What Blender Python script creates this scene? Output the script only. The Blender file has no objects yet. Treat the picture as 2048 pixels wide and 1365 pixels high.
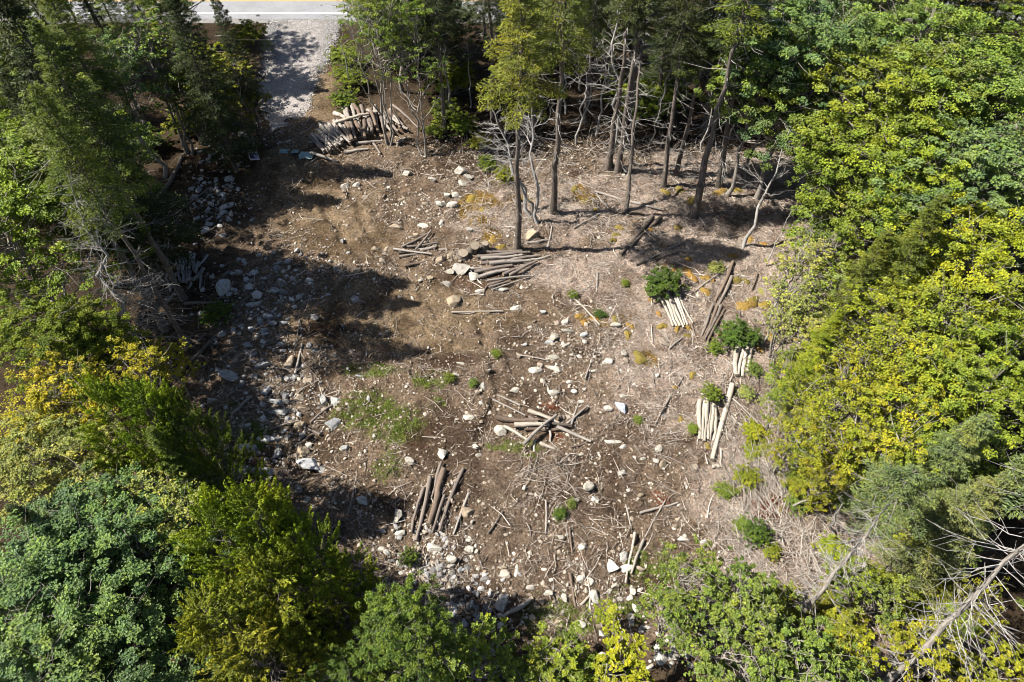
import bpy, math, random
import numpy as np
from mathutils import Vector, Matrix, Euler

# ------------------------------------------------------------------ camera, sky, sun, exposure
sc = bpy.context.scene
COL = sc.collection
PITCH = math.radians(51.1)          # below the horizon
CAMZ, F = 30.0, 1365.0              # metres, focal length in photo pixels
cam = bpy.data.cameras.new('camera'); cam_o = bpy.data.objects.new('camera', cam); COL.objects.link(cam_o)
cam.sensor_width = 36.0; cam.lens = 24.0; cam.clip_end = 5000.0; cam.clip_start = 0.1
cam_o.location = (0, 0, CAMZ); cam_o.rotation_euler = (math.pi/2 - PITCH, 0, 0)
sc.camera = cam_o
SUN_EL, SUN_ROT = math.radians(50.0), math.radians(271.5)
w = bpy.data.worlds.new('World'); sc.world = w; w.use_nodes = True
nt = w.node_tree; nt.nodes.clear()
sky = nt.nodes.new('ShaderNodeTexSky'); sky.sky_type = 'NISHITA'; sky.sun_disc = False
sky.sun_elevation = SUN_EL; sky.sun_rotation = SUN_ROT
bg = nt.nodes.new('ShaderNodeBackground'); bg.inputs['Strength'].default_value = 0.05
wo = nt.nodes.new('ShaderNodeOutputWorld')
nt.links.new(sky.outputs['Color'], bg.inputs['Color']); nt.links.new(bg.outputs['Background'], wo.inputs['Surface'])
sl = bpy.data.lights.new('sun', 'SUN'); sl.energy = 5.0; sl.angle = math.radians(0.5); sl.color = (1.0, 0.95, 0.86)
so = bpy.data.objects.new('sun', sl); COL.objects.link(so); so.location = (-30, 0, 60)
sdir = Vector((math.sin(SUN_ROT)*math.cos(SUN_EL), math.cos(SUN_ROT)*math.cos(SUN_EL), math.sin(SUN_EL)))
so.rotation_euler = (-sdir).to_track_quat('-Z', 'Y').to_euler()
sc.view_settings.view_transform = 'Standard'; sc.view_settings.look = 'None'
sc.view_settings.gamma = 1.0; sc.view_settings.use_curve_mapping = False
sc.view_settings.exposure = 1.3
sc.render.engine = 'CYCLES'; sc.cycles.filter_width = 1.0
sc.cycles.max_bounces = 4; sc.cycles.diffuse_bounces = 1; sc.cycles.glossy_bounces = 2
sc.cycles.transmission_bounces = 3; sc.cycles.transparent_max_bounces = 4

R = np.random.default_rng(7)
random.seed(7)

# ------------------------------------------------------------------ terrain height
def _hash(ix, iy, s):
    n = (ix.astype(np.int64)*374761393 + iy.astype(np.int64)*668265263 + s*982451653) & 0xFFFFFFFF
    n = ((n ^ (n >> 13))*1274126177) & 0xFFFFFFFF
    return ((n ^ (n >> 16)) & 0xFFFF)/65535.0
def vn(x, y, s=0):
    x = np.asarray(x, float); y = np.asarray(y, float)
    ix = np.floor(x); iy = np.floor(y); fx = x-ix; fy = y-iy
    fx = fx*fx*(3-2*fx); fy = fy*fy*(3-2*fy)
    a = _hash(ix, iy, s); b = _hash(ix+1, iy, s); c = _hash(ix, iy+1, s); d = _hash(ix+1, iy+1, s)
    return a+(b-a)*fx+(c-a)*fy+(a-b-c+d)*fx*fy
def fbm(x, y, s=0, o=4):
    t = 0; a = .5; f = 1.0
    for k in range(o):
        t = t+a*vn(np.asarray(x)*f, np.asarray(y)*f, s+k); a *= .5; f *= 2.03
    return t/(1-.5**o)
def sstep(a, b, x):
    t = np.clip((np.asarray(x)-a)/(b-a), 0, 1); return t*t*(3-2*t)

ROAD_Y = 61.9
def Gz(px, py, z=0.0):
    """ground point seen at photo pixel (px,py) on the level z"""
    u = (px-1024)/F; v = (682-py)/F
    cp, sp = math.cos(PITCH), math.sin(PITCH)
    dx, dy, dz = u, cp+v*sp, -sp+v*cp
    t = (z-CAMZ)/dz
    return dx*t, dy*t
def depth_at(x, y, z=0.0):
    return y*math.cos(PITCH)+(CAMZ-z)*math.sin(PITCH)

DRIVE = [(556, 296, 1.9), (562, 250, 2.05), (571, 200, 2.1), (582, 150, 2.3), (597, 110, 2.6), (603, 75, 2.8), (610, 46, 2.9)]
DRV = [(Gz(a, b)[0], Gz(a, b)[1], c) for a, b, c in DRIVE]
def drive_dist(x, y):
    ys = np.array([d[1] for d in DRV]); xs = np.array([d[0] for d in DRV]); ws = np.array([d[2] for d in DRV])
    cx = np.interp(y, ys, xs); ww = np.interp(y, ys, ws)
    d = np.abs(np.asarray(x)-cx)/ww
    return np.where((np.asarray(y) > ys[0]-1.2) & (np.asarray(y) < ROAD_Y), d, 9.0)
RUTS = [(660, 700, 1120), (688, 640, 1060), (716, 760, 1030)]
RUTW = [(Gz(900, a)[1], Gz(b, a)[0], Gz(c, a)[0]) for a, b, c in RUTS]
TRK = [[(590, 310), (640, 400), (690, 480), (770, 560), (800, 640)], [(640, 310), (700, 380), (740, 470), (830, 560), (880, 630)], [(700, 560), (640, 640), (690, 700), (800, 690)], [(1060, 900), (1130, 980), (1230, 1000), (1280, 1080)], [(960, 640), (1000, 780), (960, 880), (900, 900)]]
TRW = [[Gz(*q) for q in t] for t in TRK]
def track_relief(x, y):
    h = np.zeros_like(x)
    for t in TRW:
        d = np.full(x.shape, 9.0)
        for (ax, ay), (bx, by) in zip(t[:-1], t[1:]):
            l2 = (bx-ax)**2+(by-ay)**2; q = np.clip(((x-ax)*(bx-ax)+(y-ay)*(by-ay))/l2, 0, 1); d = np.minimum(d, np.hypot(x-ax-q*(bx-ax), y-ay-q*(by-ay)))
        d = d+.25*(vn(x*1.3, y*1.3, 66)-.5); h = h-.13*np.exp(-(d/.24)**2)*(.5+vn(x*2.5, y*2.5, 67))+.08*np.exp(-((d-.5)/.2)**2)
    return h
def height(x, y):
    x = np.asarray(x, float); y = np.asarray(y, float)
    dd = drive_dist(x, y)
    near = np.where(y > 57, np.clip((60.5-y)/3.5, 0, 1), 1.0)
    h = .55*(fbm(x/7, y/7, 3, 3)-.5)+.32*(fbm(x/1.7, y/1.7, 11, 3)-.5)+.32*(fbm(x/.5, y/.5, 21, 2)-.5)
    flat = 1-.8*(1-sstep(.8, 1.4, dd))
    h = h*flat*near+track_relief(x, y)
    for ry, x0, x1 in RUTW:
        yy = ry+.35*np.sin(x*.35)
        m = sstep(x0-1, x0+1, x)*(1-sstep(x1-1, x1+1, x))
        h = h-.13*m*np.exp(-((y-yy)/.3)**2)+.07*m*np.exp(-((np.abs(y-yy)-.65)/.25)**2)
    return h
_hx, _hy = np.arange(-50, 50.01, .1), np.arange(0, 70.01, .1)
_hg = height(*np.meshgrid(_hx, _hy))
def hz(x, y):
    i, j = (x+50)/.1, y/.1
    if not (0 <= i < len(_hx)-1 and 0 <= j < len(_hy)-1): return 0.0
    a, b = int(i), int(j); u, v = i-a, j-b
    return float((_hg[b, a]*(1-u)+_hg[b, a+1]*u)*(1-v)+(_hg[b+1, a]*(1-u)+_hg[b+1, a+1]*u)*v)
def G(px, py, up=0.0):
    z = 0.0
    for _ in range(3):
        x, y = Gz(px, py, z); z = hz(x, y)+up
    return Vector((x, y, z))

# ------------------------------------------------------------------ mesh builder
class MB:
    def __init__(s): s.v = []; s.f = []; s.m = []; s.a = []; s.n = 0
    def add(s, v, f, m=0, a=None):
        v = np.asarray(v, np.float32).reshape(-1, 3); f = np.asarray(f, np.int64)
        s.v.append(v); s.f.append(f+s.n); s.m.append(np.full(len(f), m, np.int32))
        s.a.append(np.full(len(v), .5, np.float32) if a is None else np.broadcast_to(np.asarray(a, np.float32), (len(v),)))
        s.n += len(v)
    def mesh(s, name, mats, smooth=True):
        me = bpy.data.meshes.new(name)
        v = np.concatenate(s.v); me.vertices.add(len(v)); me.vertices.foreach_set('co', v.ravel())
        lv = np.concatenate([f.ravel() for f in s.f]).astype(np.int32)
        ls = np.concatenate([np.full(len(f), f.shape[1], np.int32) for f in s.f])
        st = np.concatenate(([0], np.cumsum(ls)[:-1])).astype(np.int32)
        me.loops.add(len(lv)); me.loops.foreach_set('vertex_index', lv)
        me.polygons.add(len(ls)); me.polygons.foreach_set('loop_start', st)
        me.polygons.foreach_set('material_index', np.concatenate(s.m))
        me.polygons.foreach_set('use_smooth', np.full(len(ls), smooth, bool))
        at = me.attributes.new('lv', 'FLOAT', 'POINT'); at.data.foreach_set('value', np.concatenate(s.a))
        for m in mats: me.materials.append(m)
        me.update(calc_edges=True); me.validate()
        return me
def tube(mb, pts, rad, n=6, m=0, a=.5, caps=False, mcap=1, rng=None, wob=0.0):
    pts = np.asarray(pts, float); k = len(pts); rad = np.broadcast_to(np.asarray(rad, float), (k,))
    t = np.gradient(pts, axis=0); t /= (np.linalg.norm(t, axis=1, keepdims=True)+1e-9)
    ref = np.array([0, 0, 1.0]) if abs(t[0, 2]) < .8 else np.array([1.0, 0, 0])
    u = np.cross(t, ref); u /= (np.linalg.norm(u, axis=1, keepdims=True)+1e-9); w_ = np.cross(t, u)
    an = np.arange(n)*2*math.pi/n
    rr = rad[:, None]*np.ones((1, n))
    if wob and rng is not None: rr = rr*(1+rng.uniform(-wob, wob, (k, n)))
    v = pts[:, None, :]+rr[:, :, None]*(np.cos(an)[None, :, None]*u[:, None, :]+np.sin(an)[None, :, None]*w_[:, None, :])
    i = np.arange(k-1)[:, None]*n; j = np.arange(n)[None, :]; j2 = (j+1) % n
    f = np.stack([i+j, i+j2, i+n+j2, i+n+j], -1).reshape(-1, 4)
    mb.add(v.reshape(-1, 3), f[:, ::-1], m, a)
    if caps:
        for e, s in ((0, 1), (k-1, -1)):
            ring = v[e]; c = pts[e][None]
            ff = np.array([[q, (q+1) % n, n][::s] for q in range(n)])
            mb.add(np.concatenate([ring, c]), ff, mcap, .5)
def unit(v): return v/(np.linalg.norm(v, axis=-1, keepdims=True)+1e-9)
def leaves(mb, c, nrm, d, ln, wd, a, m=0, fold=.25):
    nrm = unit(nrm); d = unit(d-nrm*np.sum(d*nrm, -1, keepdims=True)); s = np.cross(nrm, d)
    ln = ln[:, None]; wd = wd[:, None]
    v = np.stack([c-d*ln*.5, c+s*wd*.5+nrm*wd*fold, c+d*ln*.5-nrm*ln*.12, c-s*wd*.5+nrm*wd*fold], 1)
    n = len(c); f = np.arange(n*4).reshape(n, 4)
    mb.add(v.reshape(-1, 3), f, m, np.repeat(a, 4))
def ob(name, me, parent=None, loc=(0, 0, 0), rot=(0, 0, 0), scl=(1, 1, 1), col=None, **props):
    o = bpy.data.objects.new(name, me); COL.objects.link(o)
    o.location = loc; o.rotation_euler = rot; o.scale = scl
    if parent is not None: o.parent = parent
    if col is not None: o.color = (*col, 1.0)
    for k, v in props.items(): o[k] = v
    return o

# ------------------------------------------------------------------ materials
def mat(name):
    m = bpy.data.materials.new(name); m.use_nodes = True; nt = m.node_tree; nt.nodes.clear()
    out = nt.nodes.new('ShaderNodeOutputMaterial'); b = nt.nodes.new('ShaderNodeBsdfPrincipled')
    nt.links.new(b.outputs[0], out.inputs['Surface'])
    b.inputs['Roughness'].default_value = .85; b.inputs['Specular IOR Level'].default_value = .25
    return m, nt, b, out
def N(nt, t, **kw):
    n = nt.nodes.new(t)
    for k, v in kw.items():
        if k in n.inputs: n.inputs[k].default_value = v
        else: setattr(n, k, v)
    return n
def ramp(nt, fac, stops):
    r = nt.nodes.new('ShaderNodeValToRGB'); e = r.color_ramp.elements
    while len(e) < len(stops): e.new(.5)
    for q, (p, c) in zip(e, stops): q.position = p; q.color = (*c, 1) if len(c) == 3 else c
    nt.links.new(fac, r.inputs[0]); return r.outputs[0]
def mul(nt, a, b, bt='MULTIPLY', f=1.0):
    m = nt.nodes.new('ShaderNodeMix'); m.data_type = 'RGBA'; m.blend_type = bt; m.inputs[0].default_value = f
    nt.links.new(a, m.inputs[6]); nt.links.new(b, m.inputs[7]); return m.outputs[2]
def noise(nt, vec, scale, detail=4, rough=.6):
    n = N(nt, 'ShaderNodeTexNoise', Scale=scale, Detail=detail, Roughness=rough)
    if vec is not None: nt.links.new(vec, n.inputs['Vector'])
    return n.outputs['Fac']
def bump(nt, b, h, st=.4, dist=.05):
    n = N(nt, 'ShaderNodeBump', Strength=st, Distance=dist); nt.links.new(h, n.inputs['Height']); nt.links.new(n.outputs[0], b.inputs['Normal'])
def g3(v): return (v, v, v)

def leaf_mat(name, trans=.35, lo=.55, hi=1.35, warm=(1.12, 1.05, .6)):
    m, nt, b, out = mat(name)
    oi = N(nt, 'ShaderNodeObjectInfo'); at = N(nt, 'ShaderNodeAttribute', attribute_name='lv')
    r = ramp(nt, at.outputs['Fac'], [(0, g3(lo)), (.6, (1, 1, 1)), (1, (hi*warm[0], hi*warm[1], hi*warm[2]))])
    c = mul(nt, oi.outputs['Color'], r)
    tc = N(nt, 'ShaderNodeTexCoord')
    c = mul(nt, c, ramp(nt, noise(nt, tc.outputs['Object'], .7, 3), [(.32, (.62, .74, .9)), (.5, (.95, 1, 1)), (.7, (1.3, 1.16, .8))]))
    nt.links.new(c, b.inputs['Base Color']); b.inputs['Roughness'].default_value = .55; b.inputs['Specular IOR Level'].default_value = .3
    t = N(nt, 'ShaderNodeBsdfTranslucent'); nt.links.new(mul(nt, c, ramp(nt, at.outputs['Fac'], [(0, (1.15, 1.2, .5)), (1, (1.15, 1.2, .5))])), t.inputs['Color'])
    mx = N(nt, 'ShaderNodeMixShader'); mx.inputs[0].default_value = trans
    nt.links.new(b.outputs[0], mx.inputs[1]); nt.links.new(t.outputs[0], mx.inputs[2]); nt.links.new(mx.outputs[0], out.inputs['Surface'])
    return m
M_LEAF = leaf_mat('broad_leaf', .28, .42, 1.4)
M_NEEDLE = leaf_mat('needles', .22, .5, 1.7, (1.1, 1.06, .55))
def bark_mat(name, c0, c1, sc_=(6, 6, 1.2), objcol=False, lich=None):
    m, nt, b, out = mat(name)
    tc = N(nt, 'ShaderNodeTexCoord'); mp = N(nt, 'ShaderNodeMapping'); mp.inputs['Scale'].default_value = sc_
    nt.links.new(tc.outputs['Object'], mp.inputs['Vector'])
    n1 = noise(nt, mp.outputs[0], 3.0, 5, .65)
    c = ramp(nt, n1, [(.32, c0), (.68, c1)])
    n2 = noise(nt, tc.outputs['Object'], 1.3, 3)
    c = mul(nt, c, ramp(nt, n2, [(.3, g3(.7)), (.7, g3(1.2))]))
    if objcol:
        oi = N(nt, 'ShaderNodeObjectInfo'); c = mul(nt, c, oi.outputs['Color'])
    nt.links.new(c, b.inputs['Base Color']); b.inputs['Roughness'].default_value = .9
    bump(nt, b, n1, .5, .03)
    return m
M_BARK = bark_mat('spruce_bark', (.07, .055, .045), (.20, .17, .145))
M_BARKL = bark_mat('maple_bark', (.14, .12, .10), (.34, .31, .27))
M_DEAD = bark_mat('dead_wood', (.20, .185, .17), (.42, .40, .375))
M_LOG = bark_mat('log_bark', (.45, .43, .40), (1.05, 1.0, .96), (1.2, 7, 7), True)
def simple(name, c, rough=.85, sc_=20, lo=.75, hi=1.2, objcol=False):
    m, nt, b, out = mat(name)
    tc = N(nt, 'ShaderNodeTexCoord'); n = noise(nt, tc.outputs['Object'], sc_, 4)
    rgb = N(nt, 'ShaderNodeObjectInfo').outputs['Color'] if objcol else None
    if rgb is None:
        q = N(nt, 'ShaderNodeRGB'); q.outputs[0].default_value = (*c, 1); rgb = q.outputs[0]
    nt.links.new(mul(nt, rgb, ramp(nt, n, [(.3, g3(lo)), (.7, g3(hi))])), b.inputs['Base Color'])
    b.inputs['Roughness'].default_value = rough
    return m, nt, b, n
M_CUT = simple('cut_wood', (.23, .19, .145), .9, 12)[0]
def lvmat(name, stops, rough=.9):
    m, nt, b, out = mat(name); at = N(nt, 'ShaderNodeAttribute', attribute_name='lv')
    nt.links.new(ramp(nt, at.outputs['Fac'], stops), b.inputs['Base Color']); b.inputs['Roughness'].default_value = rough
    return m
M_TWIG = lvmat('dry_twigs', [(0, (.08, .06, .045)), (.35, (.19, .155, .125)), (.7, (.38, .33, .285)), (1, (.55, .50, .44))])
M_PEB = lvmat('pebbles', [(0, (.12, .09, .065)), (.6, (.27, .22, .17)), (1, (.47, .43, .37))])
M_GRAVEL = lvmat('crushed_stone', [(0, (.12, .115, .11)), (.5, (.27, .26, .255)), (1, (.46, .445, .43))])
M_CHIP = lvmat('litter_chips', [(0, (.10, .06, .035)), (.4, (.22, .15, .10)), (.75, (.34, .26, .20)), (1, (.45, .37, .30))])
M_GRASS = lvmat('grass_blades', [(0, (.07, .11, .01)), (.6, (.13, .21, .012)), (1, (.24, .28, .04))], .7)
def stone_mat():
    m, nt, b, out = mat('field_stone')
    oi = N(nt, 'ShaderNodeObjectInfo'); tc = N(nt, 'ShaderNodeTexCoord')
    add = N(nt, 'ShaderNodeVectorMath', operation='ADD'); nt.links.new(tc.outputs['Object'], add.inputs[0])
    cx = N(nt, 'ShaderNodeCombineXYZ')
    mm = N(nt, 'ShaderNodeMath', operation='MULTIPLY'); mm.inputs[1].default_value = 37.0
    nt.links.new(oi.outputs['Random'], mm.inputs[0])
    for k in range(3): nt.links.new(mm.outputs[0], cx.inputs[k])
    nt.links.new(cx.outputs[0], add.inputs[1])
    n1 = noise(nt, add.outputs[0], 2.2, 6, .7); n2 = noise(nt, add.outputs[0], 9, 4, .7)
    c = mul(nt, oi.outputs['Color'], ramp(nt, n1, [(.30, (.32, .30, .28)), (.45, (.78, .76, .72)), (.66, (1.15, 1.13, 1.1))]))
    c = mul(nt, c, ramp(nt, n2, [(.28, (.45, .44, .42)), (.42, (1, 1, 1))]))
    ge = N(nt, 'ShaderNodeNewGeometry')
    nt.links.new(c, b.inputs['Base Color']); b.inputs['Roughness'].default_value = .9; bump(nt, b, n2, .5, .06)
    return m
M_STONE = stone_mat()
def ground_mat():
    m, nt, b, out = mat('forest_soil')
    at = N(nt, 'ShaderNodeAttribute', attribute_name='gcol'); ge = N(nt, 'ShaderNodeNewGeometry'); P = ge.outputs['Position']
    n1 = noise(nt, P, 1.1, 6, .7); n2 = noise(nt, P, 7, 5, .75); n3 = noise(nt, P, 28, 3, .7)
    c = mul(nt, at.outputs['Color'], ramp(nt, n1, [(.3, (.66, .64, .62)), (.7, (1.25, 1.2, 1.15))]))
    c = mul(nt, c, ramp(nt, n2, [(.30, (.26, .23, .22)), (.47, (.85, .84, .83)), (.7, (1.7, 1.66, 1.62))]))  # dark end puts shade between clods into the colour, besides dark brown patches
    c = mul(nt, c, ramp(nt, n3, [(.3, g3(.55)), (.7, g3(1.4))]))
    nt.links.new(c, b.inputs['Base Color']); b.inputs['Roughness'].default_value = .95; b.inputs['Specular IOR Level'].default_value = .1
    ad = N(nt, 'ShaderNodeMath', operation='ADD'); nt.links.new(n2, ad.inputs[0]); nt.links.new(n3, ad.inputs[1])
    bump(nt, b, ad.outputs[0], 1.0, .16)
    return m
M_GROUND = ground_mat()
def speck(name, c0, c1, sc1, sc2, st=.6):
    m, nt, b, out = mat(name); P = N(nt, 'ShaderNodeNewGeometry').outputs['Position']
    n1 = noise(nt, P, sc1, 4); v = N(nt, 'ShaderNodeTexVoronoi', Scale=sc2); nt.links.new(P, v.inputs['Vector'])
    c = mul(nt, ramp(nt, n1, [(.3, c0), (.7, c1)]), ramp(nt, v.outputs['Color'], [(.1, g3(.55)), (.9, g3(1.4))]))
    nt.links.new(c, b.inputs['Base Color']); bump(nt, b, v.outputs['Distance'], st, .04)
    return m
M_DRIVE = speck('packed_gravel', (.20, .175, .16), (.29, .265, .25), .6, 14)
M_ASPH = speck('asphalt', (.19, .19, .20), (.24, .24, .25), .5, 40, .1)
M_SHOULD = speck('shoulder_gravel', (.15, .145, .14), (.21, .20, .19), .9, 14)
M_WHITE = simple('white_paint', (.75, .75, .74), .7, 8, .8, 1.1)[0]
M_YEL = simple('yellow_paint', (.62, .36, .04), .7, 8, .8, 1.1)[0]
def moss_mat():
    m, nt, b, n = simple('orange_moss', None, .95, 5, .35, 1.45, True); bump(nt, b, n, .8, .06); return m
M_MOSS = moss_mat()
M_OBJ = simple('painted', None, .6, 3, .92, 1.06, True)[0]
M_METAL = simple('dark_metal', (.03, .03, .035), .4, 8)[0]
M_PLAST = simple('pale_plastic', (.22, .32, .32), .6, 6, .8, 1.15)[0]

# ------------------------------------------------------------------ ground sheet
BLOBS = []   # (kind, x, y, rx, ry)
def blob(kind, px, py, rx, ry): x, y = Gz(px, py); BLOBS.append((kind, x, y, rx, ry))
for a in [(1440, 350, 7, 3), (1300, 390, 7, 2.6), (1450, 420, 7, 5), (1500, 560, 6, 6), (1350, 620, 5, 4), (1560, 700, 5, 6), (1450, 800, 5, 5), (1560, 900, 4, 4), (1600, 1050, 4, 5),
          (1150, 430, 5, 3), (1000, 420, 3.5, 2.6), (1250, 540, 4, 3), (1290, 740, 3, 4), (1500, 960, 3, 4), (1700, 1150, 5, 4), (1180, 560, 3, 2), (1100, 540, 2.4, 1.3)]: blob('litter', *a)
for a in [(780, 600, 5, 2), (640, 420, 4, 3), (700, 480, 4, 2), (600, 360, 3, 4), (640, 190, 1.6, 5), (760, 670, 5, 1.2), (880, 690, 4, .8), (960, 640, 4, 1.0), (900, 900, 1.2, 1.5), (620, 640, 3, 1.2), (520, 120, .8, 3)]: blob('tan', *a)
for a in [(900, 870, 1.6, 1.1), (940, 720, 2.2, .5), (960, 560, 2, 1), (650, 660, 2, .5), (830, 880, 1, .8), (1000, 860, .8, 1)]: blob('mud', *a)
for a in [(730, 820, 1.9, 1.2), (790, 850, 1.6, 1.2), (740, 740, 1.6, .5), (875, 808, .5, .4), (775, 930, .8, .9), (1000, 890, .8, .4), (1110, 1230, 1.3, 1), (1260, 1210, 1, .8), (1290, 1130, 1.0, .8), (500, 880, 1, 1), (460, 820, .8, .5), (1050, 900, 1, .5), (860, 760, 1, .7), (1340, 1140, .8, .8), (1180, 1230, .7, .7)]: blob('grass', *a)
for a in [(955, 400, 1.2, 1.3), (985, 470, .7, .8), (925, 420, .5, .9), (1170, 400, 1, .7), (1160, 380, .6, .5), (960, 440, 1, .6), (1190, 640, 1, .4), (1250, 640, .8, .3), (1215, 655, .8, .3), (1040, 400, .8, .5), (1300, 720, .7, .5), (420, 618, .7, .3)]: blob('moss', *a)
for a in [(1100, 815, .6, .4), (1050, 845, .5, .4), (1110, 870, .5, .4), (1160, 1110, .5, .4), (1310, 1000, .6, .5), (1540, 1020, .8, .8), (1560, 1110, .8, .5), (1540, 870, .4, .4), (520, 985, .5, .3), (1300, 1005, .5, .4)]: blob('rust', *a)
for a in [(1000, 1000, 4, 5), (1150, 1050, 4, 4), (850, 1010, 2, 3), (960, 1180, 3, 3), (1100, 700, 4, 2), (1000, 780, 4, 1.6), (1280, 900, 3, 2)]: blob('dark', *a)
PAL = dict(litter=(.50, .41, .35), tan=(.29, .22, .145), mud=(.15, .098, .068), grass=(.10, .13, .025), moss=(.27, .17, .035), rust=(.24, .08, .04), dark=(.205, .155, .115))
def gcolor(x, y):
    n = fbm(x/1.2, y/1.2, 40, 4); n2 = fbm(x/.5, y/.5, 50, 3)
    c = np.ones((len(x), 3))*np.array((.24, .18, .13))
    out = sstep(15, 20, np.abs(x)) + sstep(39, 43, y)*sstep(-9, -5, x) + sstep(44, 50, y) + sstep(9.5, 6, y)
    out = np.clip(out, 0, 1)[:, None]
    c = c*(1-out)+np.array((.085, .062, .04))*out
    for kind, bx, by, rx, ry in BLOBS:
        d = np.sqrt(((x-bx)/rx)**2+((y-by)/ry)**2)+(n-.5)*1.5+(n2-.5)*.6
        soft = .35 if kind in ('moss', 'rust', 'grass') else .8
        wgt = (1-sstep(1-soft*.6, 1+soft*.4, d))[:, None]*(.85 if kind in ('grass', 'mud') else 1)
        if kind == 'grass': wgt = wgt*np.clip(.35+1.3*(n2-.3), 0, 1)[:, None]
        c = c*(1-wgt)+np.array(PAL[kind])*wgt
    damp = sstep(.50, .64, fbm(x/2.1, y/2.1, 140, 4))[:, None]*.5
    c = c*(1-damp*np.array((.85, .9, .95)))
    c = c*(.78+.44*fbm(x/.35, y/.35, 150, 2))[:, None]
    return c
def axis(lo, hi, d, far):
    a = list(np.arange(lo, hi+1e-6, d)); s = d; p = hi; r = []
    while p < far: s *= 1.22; p += s; r.append(p)
    s = d; p = lo; l = []
    while p > -far: s *= 1.22; p -= s; l.append(p)
    return np.array(l[::-1]+a+r)
gx = axis(-17, 18, .11, 2500); gy = axis(7.5, 45, .12, 2500)
X, Y = np.meshgrid(gx, gy); xx, yy = X.ravel(), Y.ravel()
near = (np.abs(xx) < 90) & (yy > -40) & (yy < 120)
zz = np.where(near, height(xx, yy), 0.0); zz = np.where((yy > 60.5), -.03, zz)
mb = MB(); nx_ = len(gx); i = np.arange(len(gy)-1)[:, None]*nx_; j = np.arange(nx_-1)[None]
mb.add(np.stack([xx, yy, zz], 1), np.stack([i+j, i+j+1, i+nx_+j+1, i+nx_+j], -1).reshape(-1, 4))
me = mb.mesh('ground', [M_GROUND])
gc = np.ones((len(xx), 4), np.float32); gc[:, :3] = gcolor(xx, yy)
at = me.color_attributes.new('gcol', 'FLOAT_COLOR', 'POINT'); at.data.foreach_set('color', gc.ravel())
ob('ground', me, kind='structure')

# driveway ribbon, road, shoulder, lines
ys = np.linspace(DRV[0][1]-.4, ROAD_Y-.3, 90); mb = MB(); rows = []
for y in ys:
    cx = np.interp(y, [d[1] for d in DRV], [d[0] for d in DRV]); ww = np.interp(y, [d[1] for d in DRV], [d[2] for d in DRV])
    t = np.linspace(-1, 1, 15); fade = min(1, (y-ys[0])/1.5)
    ex = cx+t*ww*(.6+.4*fade)*(1+.18*(vn(y*1.4, t*0+np.sign(t)*3, 9)-.5))
    f2 = min(1, (y-ys[0])/6.0); z = height(ex, np.full(15, y))+.06*(1-np.abs(t)**4)-.02*(np.abs(t) > .99)-.24*(1-f2)*fbm(ex/.9, np.full(15, y)/.9, 31, 3)-.02*(1-f2)
    rows.append(np.stack([ex, np.full(15, y), z], 1))
v = np.concatenate(rows); i = np.arange(89)[:, None]*15; j = np.arange(14)[None]
mb.add(v, np.stack([i+j, i+j+1, i+16+j, i+15+j], -1).reshape(-1, 4)); ob('driveway', mb.mesh('driveway', [M_DRIVE]), kind='structure')
def sheet(name, x0, x1, y0, y1, z, m, zb=None):
    mb = MB(); xs = np.linspace(x0, x1, 41); 
    v = np.concatenate([np.stack([xs, np.full(41, y0), np.full(41, z if zb is None else zb)], 1), np.stack([xs, np.full(41, y1), np.full(41, z)], 1)])
    j = np.arange(40); mb.add(v, np.stack([j, j+1, j+42, j+41], 1)); return ob(name, mb.mesh(name, [m]), kind='structure')
sheet('road_shoulder', -200, 200, ROAD_Y-3.0, ROAD_Y+.2, .01, M_SHOULD, -.05)
sheet('road', -200, 200, ROAD_Y, ROAD_Y+8.2, .03, M_ASPH)
yl = Gz(700, 27)[1]
sheet('edge_line', -200, 200, yl-.07, yl+.07, .036, M_WHITE)
yc = Gz(600, 2)[1]
sheet('centre_line', -200, 200, yc-.12, yc-.03, .036, M_YEL); sheet('centre_line', -200, 200, yc+.06, yc+.18, .036, M_YEL)
sheet('edge_line', -200, 200, yc+3.0, yc+3.14, .036, M_WHITE)

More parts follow.
